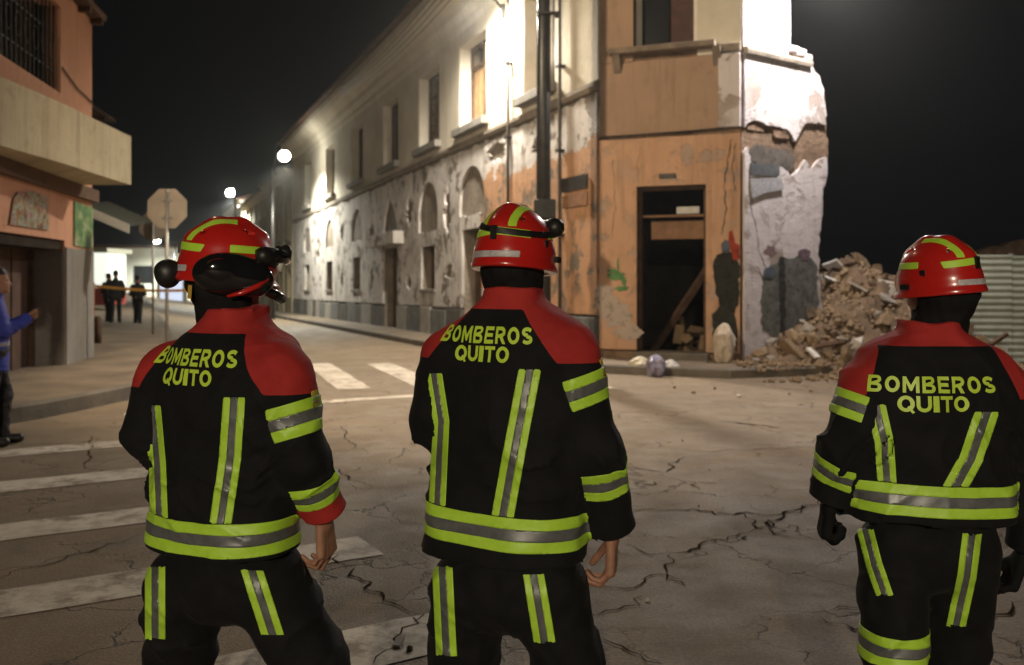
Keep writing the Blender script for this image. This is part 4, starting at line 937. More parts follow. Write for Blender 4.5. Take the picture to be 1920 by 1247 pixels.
# ------------------------------------------------------------------ people: distance fields turned into surfaces
class SDF:
    def __init__(s, lo, hi, h):
        s.lo = np.array(lo, float); n = np.ceil((np.array(hi) - s.lo) / h).astype(int) + 2; s.h = h
        s.ax = [s.lo[i] + h * np.arange(n[i]) for i in range(3)]; s.F = np.full(n, .2, np.float32)
    def add(s, fn, blo, bhi, k=.02, m=.05, sub=False):
        sl = []
        for i in range(3):
            a = max(0, int((blo[i] - m - s.lo[i]) / s.h)); b = min(s.F.shape[i], int((bhi[i] + m - s.lo[i]) / s.h) + 2)
            if b <= a: return
            sl.append(slice(a, b))
        X = s.ax[0][sl[0]][:, None, None]; Y = s.ax[1][sl[1]][None, :, None]; Z = s.ax[2][sl[2]][None, None, :]
        d = fn(X, Y, Z); A = s.F[tuple(sl)]
        if sub: s.F[tuple(sl)] = np.maximum(A, -d); return
        h = np.clip(.5 + .5 * (A - d) / k, 0, 1); s.F[tuple(sl)] = A * (1 - h) + d * h - k * h * (1 - h)
    def cone(s, a, b, ra, rb, k=.02, flat=None):
        r = max(ra, rb); s.add(conef(a, b, ra, rb, flat), np.minimum(a, b) - r, np.maximum(a, b) + r, k)
    def ell(s, c, r, k=.02, R=None, sub=False):
        m = max(r); s.add(ellf(c, r, R), np.array(c) - m, np.array(c) + m, k, sub=sub)
    def noise(s, fn): s.F += fn(s.ax[0][:, None, None], s.ax[1][None, :, None], s.ax[2][None, None, :]).astype(np.float32)
    def mesh(s): return nets(s.F, s.lo, s.h)
def conef(a, b, ra, rb, flat=None):
    a = np.array(a, float); b = np.array(b, float); ab = b - a; L2 = max(float(ab @ ab), 1e-9)
    def f(X, Y, Z):
        px, py, pz = X - a[0], Y - a[1], Z - a[2]; t = np.clip((px * ab[0] + py * ab[1] + pz * ab[2]) / L2, 0, 1)
        dx, dy, dz = px - t * ab[0], py - t * ab[1], pz - t * ab[2]; q = dx * dx + dy * dy + dz * dz
        if flat is not None:
            n, kf = flat; dn = dx * n[0] + dy * n[1] + dz * n[2]; q = q + dn * dn * (1 / kf ** 2 - 1)
        return np.sqrt(q) - (ra + t * (rb - ra))
    return f
def ellf(c, r, R=None):
    c = np.array(c, float); r = np.array(r, float)
    def f(X, Y, Z):
        p = [X - c[0], Y - c[1], Z - c[2]]
        if R is not None: p = [p[0] * R[0][i] + p[1] * R[1][i] + p[2] * R[2][i] for i in range(3)]
        k0 = np.sqrt((p[0] / r[0]) ** 2 + (p[1] / r[1]) ** 2 + (p[2] / r[2]) ** 2); k1 = np.sqrt((p[0] / r[0] ** 2) ** 2 + (p[1] / r[1] ** 2) ** 2 + (p[2] / r[2] ** 2) ** 2)
        return k0 * (k0 - 1) / np.maximum(k1, 1e-6)
    return f
def nets(Fd, lo, h):
    ins = Fd < 0; c = np.zeros([n - 1 for n in Fd.shape], np.int8)
    cor = [(i, j, k) for i in (0, 1) for j in (0, 1) for k in (0, 1)]; sh = [n - 1 for n in Fd.shape]
    for o in cor: c += ins[o[0]:o[0] + sh[0], o[1]:o[1] + sh[1], o[2]:o[2] + sh[2]]
    idx = np.argwhere((c > 0) & (c < 8)); ids = np.full(c.shape, -1, np.int32); ids[tuple(idx.T)] = np.arange(len(idx))
    acc = np.zeros((len(idx), 3)); cnt = np.zeros(len(idx))
    vals = {o: Fd[tuple((idx + o).T)] for o in cor}
    for o in cor:
        for ax in range(3):
            if o[ax]: continue
            q = list(o); q[ax] = 1; q = tuple(q); f1, f2 = vals[o], vals[q]; m = (f1 < 0) != (f2 < 0); t = f1[m] / (f1[m] - f2[m]); p = np.tile(np.array(o, float), (m.sum(), 1)); p[:, ax] = t
            acc[m] += p; cnt[m] += 1
    V = lo + h * (idx + acc / cnt[:, None]); Q = []
    for ax in range(3):
        b, d = (ax + 1) % 3, (ax + 2) % 3; s1 = [slice(1, -1)] * 3; s2 = [slice(1, -1)] * 3; s1[ax] = slice(0, -1); s2[ax] = slice(1, None)
        I = ins[tuple(s1)]; loc = np.argwhere(I != ins[tuple(s2)]); off = np.ones(3, int); off[ax] = 0; low = I[tuple(loc.T)]; loc = loc + off
        def cell(db, dd):
            q = loc.copy(); q[:, b] += db; q[:, d] += dd; return ids[tuple(q.T)]
        q = np.stack([cell(-1, -1), cell(0, -1), cell(0, 0), cell(-1, 0)], 1); q[~low] = q[~low][:, ::-1]; Q.append(q)
    Q = np.concatenate(Q); Q = Q[(Q >= 0).all(1)]
    T = np.concatenate([Q[:, [0, 1, 2]], Q[:, [0, 2, 3]]]); return V, T
def relax(V, T, it=1, k=.5):
    for _ in range(it):
        A = np.zeros_like(V); n = np.zeros(len(V))
        for a, b in ((0, 1), (1, 2), (2, 0)):
            np.add.at(A, T[:, a], V[T[:, b]]); np.add.at(n, T[:, a], 1); np.add.at(A, T[:, b], V[T[:, a]]); np.add.at(n, T[:, b], 1)
        V = V * (1 - k) + k * A / np.maximum(n, 1)[:, None]
    return V
def normals(V, T):
    fn = np.cross(V[T[:, 1]] - V[T[:, 0]], V[T[:, 2]] - V[T[:, 0]]); Nn = np.zeros_like(V)
    for i in range(3): np.add.at(Nn, T[:, i], fn)
    return Nn / np.maximum(np.linalg.norm(Nn, axis=1), 1e-12)[:, None]
def clip(mesh, phi):
    """keep the part of a triangle mesh (V, N, T) where phi > 0, cut cleanly along phi = 0"""
    V, Nn, T = mesh; phi = np.where(np.abs(phi) < 1e-9, 1e-9, phi); pos = phi > 0; k = pos[T].sum(1); keep = T[k == 3]
    newv, newn, key = [], [], {}
    def cut(a, b):
        q = (a, b) if a < b else (b, a)
        if q not in key:
            t = phi[a] / (phi[a] - phi[b]); key[q] = len(V) + len(newv); newv.append(V[a] + t * (V[b] - V[a])); newn.append(Nn[a] + t * (Nn[b] - Nn[a]))
        return key[q]
    ex = []
    for tri in T[(k == 1) | (k == 2)]:
        p = pos[tri]
        if p.sum() == 1:
            i = int(np.argmax(p)); a, b, c = tri[i], tri[(i + 1) % 3], tri[(i + 2) % 3]; ex.append((a, cut(a, b), cut(a, c)))
        else:
            i = int(np.argmin(p)); a, b, c = tri[i], tri[(i + 1) % 3], tri[(i + 2) % 3]; x, y = cut(a, b), cut(a, c); ex += [(b, c, y), (b, y, x)]
    T2 = np.concatenate([keep, np.array(ex, int).reshape(-1, 3)]); V2 = np.concatenate([V, np.array(newv).reshape(-1, 3)]); N2 = np.concatenate([Nn, np.array(newn).reshape(-1, 3)])
    u, inv = np.unique(T2, return_inverse=True); N2 = N2[u]; return V2[u], N2 / np.maximum(np.linalg.norm(N2, axis=1), 1e-9)[:, None], inv.reshape(T2.shape)
def waves(seed, n, l0, l1, zbias=2.0):
    r = np.random.default_rng(seed); K = []
    for _ in range(n):
        d = r.normal(size=3); d[2] *= zbias; d /= np.linalg.norm(d); K.append((d * 2 * np.pi / r.uniform(l0, l1), r.uniform(0, 6.28)))
    def f(X, Y, Z): return sum(np.sin(k[0] * X + k[1] * Y + k[2] * Z + p) for k, p in K) / math.sqrt(n)
    return f
def ridges(seed, n, l0, l1, zb):
    r = np.random.default_rng(seed); w = waves(seed + 50, 3, .12, .3, 1.0); mk_ = [waves(seed + 60 + i, 2, .3, .6, 1.0) for i in range(n)]; K = []
    for _ in range(n):
        d = r.normal(size=3); d[2] *= zb; d /= np.linalg.norm(d); K.append((d * np.pi / r.uniform(l0, l1) * 2, r.uniform(0, 6.28)))
    def f(X, Y, Z):
        q = w(X, Y, Z) * .55; t = 0
        for (k, p), m in zip(K, mk_): t = t + (1 - np.abs(np.sin((k[0] * X + k[1] * Y + k[2] * Z + p) + q))) ** 3 * np.clip(m(X, Y, Z) + .25, 0, 1.2)
        return t
    return f
def dpoly(px, py, pts):
    D = np.full(len(px), 1e9)
    for (ax_, ay), (bx, by) in zip(pts, pts[1:]):
        dx, dy = bx - ax_, by - ay; t = np.clip(((px - ax_) * dx + (py - ay) * dy) / (dx * dx + dy * dy), 0, 1); D = np.minimum(D, np.hypot(px - ax_ - t * dx, py - ay - t * dy))
    return D
def signed_to_line(px, py, pts, Y0=1.0):
    """signed sideways distance to a polyline running down the body, and whether between its ends"""
    ys = [p[1] for p in pts]; xs = [p[0] for p in pts]; sx = px - np.interp(py, ys, xs)
    i = np.clip(np.searchsorted(ys, py) - 1, 0, len(ys) - 2); dx = np.diff(xs)[i]; dy = np.diff(ys)[i]; cs = dy / np.hypot(dx, dy)
    return sx * cs, np.minimum(py - ys[0], ys[-1] - py)
def herm(xs, ys, n=200):
    xs = np.array(xs, float); ys = np.array(ys, float); m = np.gradient(ys, xs); q = np.linspace(xs[0], xs[-1], n); i = np.clip(np.searchsorted(xs, q) - 1, 0, len(xs) - 2); h = xs[i + 1] - xs[i]; t = (q - xs[i]) / h
    return q, (2 * t**3 - 3 * t**2 + 1) * ys[i] + (t**3 - 2 * t**2 + t) * h * m[i] + (-2 * t**3 + 3 * t**2) * ys[i + 1] + (t**3 - t**2) * h * m[i + 1]

def hand(sd, w, d, nrm, k=1.0, curl=(30, 45, 25), grow=0.0, spread=.0, thumb=(.55, .5), tcurl=25):
    """five-fingered hand: wrist w, direction d, palm facing nrm; thumb on side s = d x nrm * sign"""
    w = np.array(w, float); d = np.array(d, float); d /= np.linalg.norm(d); nrm = np.array(nrm, float); nrm -= d * (nrm @ d); nrm /= np.linalg.norm(nrm); return_side = None
    def build(s):
        g = grow
        sd.cone(w - d * .05 * k, w + d * .012 * k, .027 * k + g, .025 * k + g, .012, (nrm, .72))
        for q, L in ((-.029, .088), (-.010, .094), (.010, .092), (.028, .084)):
            b = w + s * q * .62 * k; e = w + d * L * k + s * q * k - nrm * .002; sd.cone(b, e, .0125 * k + g, .0115 * k + g, .010)
        for (q, L0, (l1, l2, l3), r) in ((.030, .086, (.040, .025, .020), .0088), (.0105, .095, (.046, .029, .022), .0092), (-.0105, .093, (.043, .027, .021), .0088), (-.029, .086, (.033, .020, .018), .0078)):
            p = w + d * L0 * k + s * q * k; a = 0.0
            for li, cu, rr in zip((l1, l2, l3), curl, (1.0, .93, .85)):
                a += math.radians(cu + (6 if q < 0 else 0)); v = d * math.cos(a) + nrm * math.sin(a) + s * spread * q * 10; v /= np.linalg.norm(v); e = p + v * li * k
                sd.cone(p, e, r * rr * k + g, r * rr * .92 * k + g, .0035); p = e
        p = w + d * .022 * k + s * .022 * k + nrm * .006 * k; v = d * .72 + s * thumb[0] + nrm * thumb[1]; v /= np.linalg.norm(v); e = p + v * .045 * k; sd.cone(p, e, .0145 * k + g, .0115 * k + g, .010)
        for li, cu in ((.034, tcurl), (.027, tcurl)):
            v = v + (d * .6 + nrm * .4) * math.radians(cu); v /= np.linalg.norm(v); f = e + v * li * k; sd.cone(e, f, .0108 * k + g, .0092 * k + g, .004); e = f
    return build

def figure(cfg):
    """person built from joints in metres; clothing and gear become children of the empty"""
    J = {k: np.array(v, float) for k, v in cfg['J'].items()}; root = np.array(cfg['root'], float); th = cfg['yaw']; ct, st = math.cos(th), math.sin(th)
    R_ = np.array([ct, -st, 0]); Fw = np.array([st, ct, 0]); rad = dict(sh=.088, ua=.082, el=.074, wr=.062, th=.112, kn=.088, an=.082); rad.update(cfg.get('rad', {})); hx = cfg.get('vox', .0075)
    e = empty('person', tuple(root), cfg['label'], 'person', cfg.get('group')); out = {'e': e, 'J': J}
    def mk(name, m, mat, parent, push=0.0, solid=0.0):
        V, Nn, T = m; o = mesh_np(name, V + Nn * push, T, mat, parent, True, root)
        if solid: md = o.modifiers.new('thick', 'SOLIDIFY'); md.thickness = solid; md.offset = -1
        return o
    # ---- torso sections
    S = cfg['torso']; zq, A_ = herm([q[0] for q in S], [q[1] for q in S]); _, B_ = herm([q[0] for q in S], [q[2] for q in S]); _, O_ = herm([q[0] for q in S], [q[3] for q in S]); _, OX = herm([q[0] for q in S], [q[4] if len(q) > 4 else 0 for q in S])
    tc = np.array(cfg['tc'], float)
    def torso(X, Y, Z, g=0.0, ex=2.5):
        z = np.clip(Z, zq[0], zq[-1]); a = np.interp(z, zq, A_) + g; b = np.interp(z, zq, B_) + g; o = np.interp(z, zq, O_); ox = np.interp(z, zq, OX)
        x, y = X - tc[0] - ox, Y - tc[1]; u = x * ct - y * st; v = x * st + y * ct - o; r = (np.abs(u / a) ** ex + np.abs(v / b) ** ex) ** (1 / ex)
        d = (r - 1) * np.minimum(a, b) * .95; cap = np.maximum(zq[0] - Z, Z - zq[-1]); return np.where(cap > 0, np.sqrt(np.maximum(d, 0) ** 2 + cap ** 2), np.maximum(d, cap))
    arms = [(J['shL'], J['elL'], J['wrL']), (J['shR'], J['elR'], J['wrR'])]
    allp = np.array([J[k] for k in ('shL', 'elL', 'wrL', 'shR', 'elR', 'wrR')] + [tc + [0, 0, 0]]); lo = allp.min(0) - .16; hi = allp.max(0) + .16
    lo[:2] = np.minimum(lo[:2], tc[:2] - .3); hi[:2] = np.maximum(hi[:2], tc[:2] + .3); lo[2] = min(lo[2], S[0][0] - .03); hi[2] = max(hi[2], S[-1][0] + .03); lo[2] = max(lo[2], .3)
    sd = SDF(lo, hi, hx); sd.add(torso, lo, hi, .02)
    for a, b, c in arms:
        sd.cone(a, b, rad['sh'], rad['el'], .05); sd.cone(b, c, rad['el'], rad['wr'], .03)
    wf = waves(cfg['seed'], 6, .08, .22, 1.3); wf2 = waves(cfg['seed'] + 5, 4, .2, .4, 1.0); zw = cfg['zw']; amp = cfg.get('amp', .0050)
    rg = ridges(cfg['seed'] + 3, 5, .16, .34, 1.6); elb = [J['elL'], J['elR']]; shd = [J['shL'], J['shR']]
    def fold(X, Y, Z):
        m = .30 + .95 * np.exp(-((Z - zw - .15) / .09) ** 2)
        for q in elb: m = m + .65 * np.exp(-((X - q[0]) ** 2 + (Y - q[1]) ** 2 + (Z - q[2]) ** 2) / .10 ** 2)
        for q in shd: m = m + .6 * np.exp(-((X - q[0]) ** 2 + (Y - q[1]) ** 2 + (Z - q[2] + .12) ** 2) / .10 ** 2)
        return -rg(X, Y, Z) * m * amp * 2.0 + wf(X, Y, Z) * amp * .5 + wf2(X, Y, Z) * amp * .9
    sd.noise(fold)
    V, T = sd.mesh(); V = relax(V, T, 1, .4); jac = (V, normals(V, T), T)
    for a, b, c in arms:      # sleeves end in an open cuff
        d = (c - b) / np.linalg.norm(c - b); rel = jac[0] - c; jac = clip(jac, np.where(((rel ** 2).sum(1) < .13 ** 2) & (torso(*jac[0].T) > .015), .004 - rel @ d, 1.0))
    def dt(P): return torso(P[:, 0], P[:, 1], P[:, 2])
    def da(P, i): a, b, c = arms[i]; return np.minimum(conef(a, b, rad['sh'], rad['el'])(P[:, 0], P[:, 1], P[:, 2]), conef(b, c, rad['el'], rad['wr'])(P[:, 0], P[:, 1], P[:, 2]))
    def along(P, i):          # length along the arm
        a, b, c = arms[i]; t1 = (P - a) @ (b - a) / np.linalg.norm(b - a); t2 = (P - b) @ (c - b) / np.linalg.norm(c - b); L1 = np.linalg.norm(b - a); d1 = conef(a, b, .01, .01)(P[:, 0], P[:, 1], P[:, 2]); d2_ = conef(b, c, .01, .01)(P[:, 0], P[:, 1], P[:, 2])
        return np.where(d1 < d2_, np.minimum(t1, L1), L1 + np.maximum(t2, 0))
    def uz(P): x, y = P[:, 0] - tc[0], P[:, 1] - tc[1]; return x * ct - y * st, x * st + y * ct
    # ---- trousers
    legs = [(J['hiL'], J['knL'], J['anL']), (J['hiR'], J['knR'], J['anR'])]; lp = np.array([q for l in legs for q in l] + [J['pel']]); lo2 = lp.min(0) - .18; hi2 = lp.max(0) + .18; lo2[2] = max(lo2[2], .03); hi2[2] = J['pel'][2] + .14
    sl = SDF(lo2, hi2, hx * 1.1); RM = np.array([[ct, -st, 0], [st, ct, 0], [0, 0, 1]]).T
    sl.ell(J['pel'], (.185 * cfg.get('wide', 1), .145 * cfg.get('wide', 1), .14), .03, RM)
    for a, b, c in legs: sl.cone(a, b, rad['th'], rad['kn'], .03); sl.cone(b, c, rad['kn'], rad['an'], .03)
    wl = waves(cfg['seed'] + 9, 7, .06, .15, 2.0); rl = ridges(cfg['seed'] + 12, 5, .18, .36, 1.4); sl.noise(lambda X, Y, Z: wl(X, Y, Z) * amp * .6 - rl(X, Y, Z) * amp * 1.6); Vt, Tt = sl.mesh(); Vt = relax(Vt, Tt, 1, .4); tro = (Vt, normals(Vt, Tt), Tt); mk('trousers', tro, cfg['trousers'], e); out['tro'] = tro
    # ---- boots
    for s_, (a, b, c) in zip((-1, 1), legs):
        fd = np.array(cfg.get('foot', Fw), float); sb = SDF(c + [-.24, -.24, -c[2] + .0], c + [.24, .3, .10], hx * 1.3); g0 = cfg.get('gz', 0.0)
        an = np.array([c[0], c[1], g0 + .075]); sb.cone(c + [0, 0, .04], an, .055, .05, .02); sb.cone(an - fd * .05 + [0, 0, -.025], an + fd * .15 + [0, 0, -.03], .048, .044, .02)
        sb.F = np.maximum(sb.F, (g0 + .004) - sb.ax[2][None, None, :].astype(np.float32)); Vb, Tb = sb.mesh(); mk('boot', (Vb, normals(Vb, Tb), Tb), BOOTM, e)
    # ---- body (head, neck, arms, hands, trunk and legs as one surface)
    H = J['head']; hy, hp = cfg['hyaw'], cfg.get('hpitch', 0.0); ch, sh_ = math.cos(hy), math.sin(hy); cp, sp_ = math.cos(hp), math.sin(hp); hr = cfg.get('hroll', 0.0); cr, sr = math.cos(hr), math.sin(hr)
    ex_ = np.array([ch, -sh_, 0]); ey = np.array([sh_ * cp, ch * cp, sp_]); ez = np.cross(ex_, ey); ex_, ez = ex_ * cr + ez * sr, ez * cr - ex_ * sr; HR = np.stack([ex_, ey, ez], 1)
    def hp_(x, y, z): return H + ex_ * x + ey * y + ez * z
    pts = np.array(list(J.values())); bl = pts.min(0) - .17; bh = pts.max(0) + .2; bl[2] = max(bl[2] - .05, .05); bo = SDF(bl, bh, cfg.get('bvox', .006))
    bo.ell(hp_(0, -.01, .035), (.076, .096, .098), .02, HR); bo.ell(hp_(0, .03, -.045), (.058, .068, .075), .03, HR); bo.cone(hp_(0, .085, .0), hp_(0, .105, -.035), .010, .014, .012)
    for s_ in (-1, 1): bo.ell(hp_(s_ * .078, -.005, -.015), (.010, .020, .032), .008, HR); bo.ell(hp_(s_ * .033, .082, .012), (.016, .012, .009), .006, HR)
    bo.cone(hp_(-.022, .088, -.068), hp_(.022, .088, -.068), .008, .008, .008); bo.ell(hp_(0, .075, -.1), (.025, .022, .02), .02, HR)
    nb_ = J['neck']; bo.cone(hp_(0, -.02, -.06), nb_, .056, .062, .03); bo.cone(nb_ - [0, 0, .16], J['pel'], .10, .12, .05)
    for a, b, c in arms: bo.cone(nb_ - [0, 0, .1], a, .06, .055, .03); bo.cone(a, b, .048, .04, .02); bo.cone(b, c, .04, .028, .02)
    for a, b, c in legs: bo.cone(J['pel'], a, .09, .08, .03); bo.cone(a, b, .078, .055, .03); bo.cone(b, c, .055, .04, .03)
    gl = {}
    for key, side in (('handL', 'wrL'), ('handR', 'wrR')):
        h = cfg.get(key)
        if not h: continue
        d, nn, s_ = np.array(h['d'], float), np.array(h['n'], float), np.array(h['s'], float); w = J[side] + d / np.linalg.norm(d) * h.get('off', .02)
        hand(bo, w, d, nn, h.get('k', 1.0), h.get('curl', (30, 45, 25)), thumb=h.get('thumb', (.55, .5)), tcurl=h.get('tcurl', 25))(s_ / np.linalg.norm(s_))
        if h.get('glove'):
            gs = SDF(w - .26, w + .26, .0045); hand(gs, w, d, nn, h.get('k', 1.0) * 1.02, h.get('curl', (30, 45, 25)), .0045, thumb=h.get('thumb', (.55, .5)), tcurl=h.get('tcurl', 25))(s_ / np.linalg.norm(s_)); Vg, Tg = gs.mesh(); mk('glove', (Vg, normals(Vg, Tg), Tg), HOOD, e)
    Vb, Tb = bo.mesh(); body = (Vb, normals(Vb, Tb), Tb); bo_ = mk('body', body, SKIN, e)
    for s_ in (-1, 1):
        q = MB(); c = hp_(s_ * .033, .089, .010) - root; q.tube([c - ey * .008, c - ey * .002, c + ey * .002], [.008, .0085, .003], 8); q.build('eye', M('eye_dark', (.03, .02, .015), None, rough=.2), bo_, True)
    out.update(jac=jac, mk=mk, dt=dt, da=da, along=along, uz=uz, H=H, HR=HR, hp=hp_, root=root, R=R_, Fw=Fw, tc=tc, legs=legs, arms=arms, body=body, bo=bo_)
    return out
def proj(P): return CX + F * P[:, 0] / P[:, 1], HY - F * (P[:, 2] - EYE) / P[:, 1]
def facing(m): V, Nn, T = m; c = np.array([0, 0, EYE]); d = c - V; d /= np.linalg.norm(d, axis=1)[:, None]; return (Nn * d).sum(1)

def helmet(f, opt):
    """fire helmet in head space (x right, y forward, z up)"""
    root, HR, H, e = f['root'], f['HR'], f['H'], f['e']; k = opt.get('k', 1.0)
    sd = SDF((-.19, -.24, -.12), (.19, .24, .21), .0045); sd.ell((0, -.005, .03), (.121, .150, .134), .01); sd.cone((0, -.115, .088), (0, -.045, .132), .026, .028, .03); sd.cone((0, -.045, .132), (0, .03, .138), .028, .028, .03); sd.cone((0, .03, .138), (0, .10, .105), .028, .026, .03)
    sd.ell((0, 0, .0), (.131, .162, .075), .02)
    # flared brim
    def brim(X, Y, Z):
        r = np.sqrt((X / .127) ** 2 + (Y / .158) ** 2); rr = (r - 1) * .14; zz = Z - (-.052 + .22 * np.minimum(Y, 0) * 0 - .05 * np.clip(Y, -.2, .2)); return np.sqrt(rr ** 2 + (zz * .8) ** 2) - .014
    sd.add(brim, (-.17, -.2, -.1), (.17, .2, 0), .03)
    Z = sd.ax[2][None, None, :]; Yg = sd.ax[1][None, :, None]; Xg = sd.ax[0][:, None, None]
    sd.F = np.maximum(sd.F, ((-.056 - .05 * np.clip(Yg, -.2, .2)) - Z).astype(np.float32)); sd.ell((0, -.005, .0), (.112, .14, .11), .01, sub=True)
    # vent grooves beside the crest
    for s in (-1, 1): sd.add(conef((s * .062, -.085, .105), (s * .066, .07, .12), .010, .010), (-.08, -.1, .09), (.08, .1, .14), sub=True)
    V, T = sd.mesh(); V = relax(V, T, 2, .5); L = (V, normals(V, T), T)
    def put(name, m, mat, parent, push=0, solid=0):
        Vv, Nn, Tt = m; P = (Vv + Nn * push) * k; P = P @ HR.T + H; o = mesh_np(name, P, Tt, mat, parent, True, root)
        if solid: md = o.modifiers.new('thick', 'SOLIDIFY'); md.thickness = solid; md.offset = -1
        return o
    shell = put('helmet', L, opt.get('mat', HELRED), e)
    def strip(name, phi, mat, push=.0022, extra=None):
        m = clip(L, np.minimum(phi, (L[1] * (L[0] - [0, 0, .0])).sum(1)))
        if len(m[2]) == 0: return None
        return put(name, m, mat, shell, push, .0015)
    x, y, z = L[0].T; outer = (np.sqrt((x / .118) ** 2 + (y / .148) ** 2 + ((z - .03) / .12) ** 2) - 1) * .12
    for s in (-1, 1): strip('reflective_strip', np.minimum.reduce([.0115 - np.abs(x * s - .049 - .12 * np.clip(.1 - z, 0, .1)), z - .082, outer, .02 - y]), LIME)
    strip('reflective_strip', np.minimum.reduce([.0125 - np.abs(z - .068 + .10 * np.abs(x)), -y - .03, outer, .10 - np.abs(x)]), LIME)
    for s in (-1, 1): strip('reflective_strip', np.minimum.reduce([.0125 - np.abs(z - .062), y + .0, .105 - y, x * s, outer]), LIME)
    strip('rear_label', np.minimum.reduce([.0105 - np.abs(z + .008), -y - .02, outer, .082 - np.abs(x)]), LABELW)
    def prim(name, fn, mat, sm=True, parent=shell):
        q = MB(); fn(q); P = np.array(q.v) * k @ HR.T + H - root; q.v = [tuple(p) for p in P]; return q.build(name, mat, parent, sm)
    prim('rear_clip', lambda q: q.box((0, -.152, .062), (.010, .010, .022)), RUB, False)
    for s in (-1, 1):
        prim('side_slot', lambda q: q.box((s * .1235, -.02, .028), (.004, .010, .016)), RUB, False); prim('side_slot', lambda q: q.box((s * .134, .05, -.015), (.006, .016, .010)), RUB, False)
        prim('chin_strap', lambda q: q.tube([(s * .10, .01, -.04), (s * .082, .035, -.085), (s * .05, .07, -.125), (0, .085, -.135)], .007, 6), RUB)
    if opt.get('goggles'):
        tilt = opt.get('tilt', .1); gz0 = opt.get('gz', .07)
        if not opt.get('nostrap'): strip('goggle_strap', np.minimum.reduce([.0095 - np.abs(z - gz0 + tilt * y + opt.get('tx', 0) * x), .118 - y, outer]), RUB, .005)
        def gog(q):
            pts = [(.112 * math.sin(a), .045 + .118 * math.cos(a), gz0 - tilt * .15) for a in np.linspace(-1.25, 1.25, 15)]; q.tube(pts, [.02] + [opt.get('gr', .033)] * 13 + [.02], 10)
        prim('goggles', gog, RUB)
        def gl(q):
            pts = [(.120 * math.sin(a), .048 + .134 * math.cos(a), gz0 - tilt * .15) for a in np.linspace(-1.0, 1.0, 13)]; q.tube(pts, [.012] + [.024] * 11 + [.012], 10)
        prim('goggle_lens', gl, LENS)
    if opt.get('side'):      # ear shell, rear torch and front lamp of the first helmet
        sdv = SDF((.03, -.16, -.15), (.2, .19, .11), .005); sdv.ell((.108, .0, -.02), (.046, .112, .072), .01); sdv.ell((.112, .085, -.035), (.034, .06, .055), .03); sdv.ell((.148, -.03, -.005), (.012, .04, .03), .012); Vv, Tv = sdv.mesh(); put('ear_shell', (Vv, normals(Vv, Tv), Tv), LENS, shell)
        sdv = SDF((-.08, -.30, -.14), (.12, -.10, .12), .005); sdv.ell((.02, -.186, -.03), (.038, .042, .048), .01); sdv.cone((.02, -.15, -.02), (.02, -.200, -.02), .026, .030, .01); Vv, Tv = sdv.mesh(); put('rear_torch', (Vv, normals(Vv, Tv), Tv), RUB, shell)
        prim('torch_mount', lambda q: q.box((.02, -.158, -.03), (.02, .014, .022)), M('mount_red', (.25, .03, .02), None, rough=.5), False)
        prim('front_lamp', lambda q: q.tube([(.03, .15, .06), (.035, .19, .062), (.035, .20, .062)], [.026, .03, .02], 12), RUB)
        prim('lamp_glass', lambda q: q.tube([(.06, .15, .045), (.068, .165, .02), (.07, .165, .0)], [.012, .014, .008], 8), M('clear_glass', (.55, .55, .5), None, rough=.1))
        prim('visor', lambda q: q.tube([(.10, .09, -.055), (.09, .14, -.075), (.05, .175, -.09), (-.05, .175, -.09)], [.01, .017, .02, .02], 8), LENS)
        prim('visor_rim', lambda q: q.tube([(.146, .0, -.092), (.150, .045, -.078), (.146, .09, -.055), (.135, .125, -.03)], [.004, .009, .009, .005], 8), HELRED)
        prim('neck_tag', lambda q: q.box((.07, -.115, -.085), (.014, .006, .022)), M('yellow_tag', (.45, .28, .04), None), False)
    # neck curtain
    nb = f['J']['neck']; sdn = SDF(nb - [.2, .2, .12], H + [.2, .2, .1], .006); sdn.ell(f['hp'](0, -.022, -.035), (.088, .102, .085), .02, HR); sdn.cone(f['hp'](0, -.02, -.06), nb + [0, 0, -.01], .078, .086, .03); w_ = waves(5, 5, .03, .06, 1.0); sdn.noise(lambda X, Y, Z: w_(X, Y, Z) * .0022)
    Vn, Tn = sdn.mesh(); m = (Vn, normals(Vn, Tn), Tn); lz = (Vn - H) @ HR; m = clip(m, np.where(lz[:, 2] < -.09, 1.0, opt.get('face', .045) - lz[:, 1]) * 1.0); f['mk']('neck_hood', m, HOOD, e)
    return shell

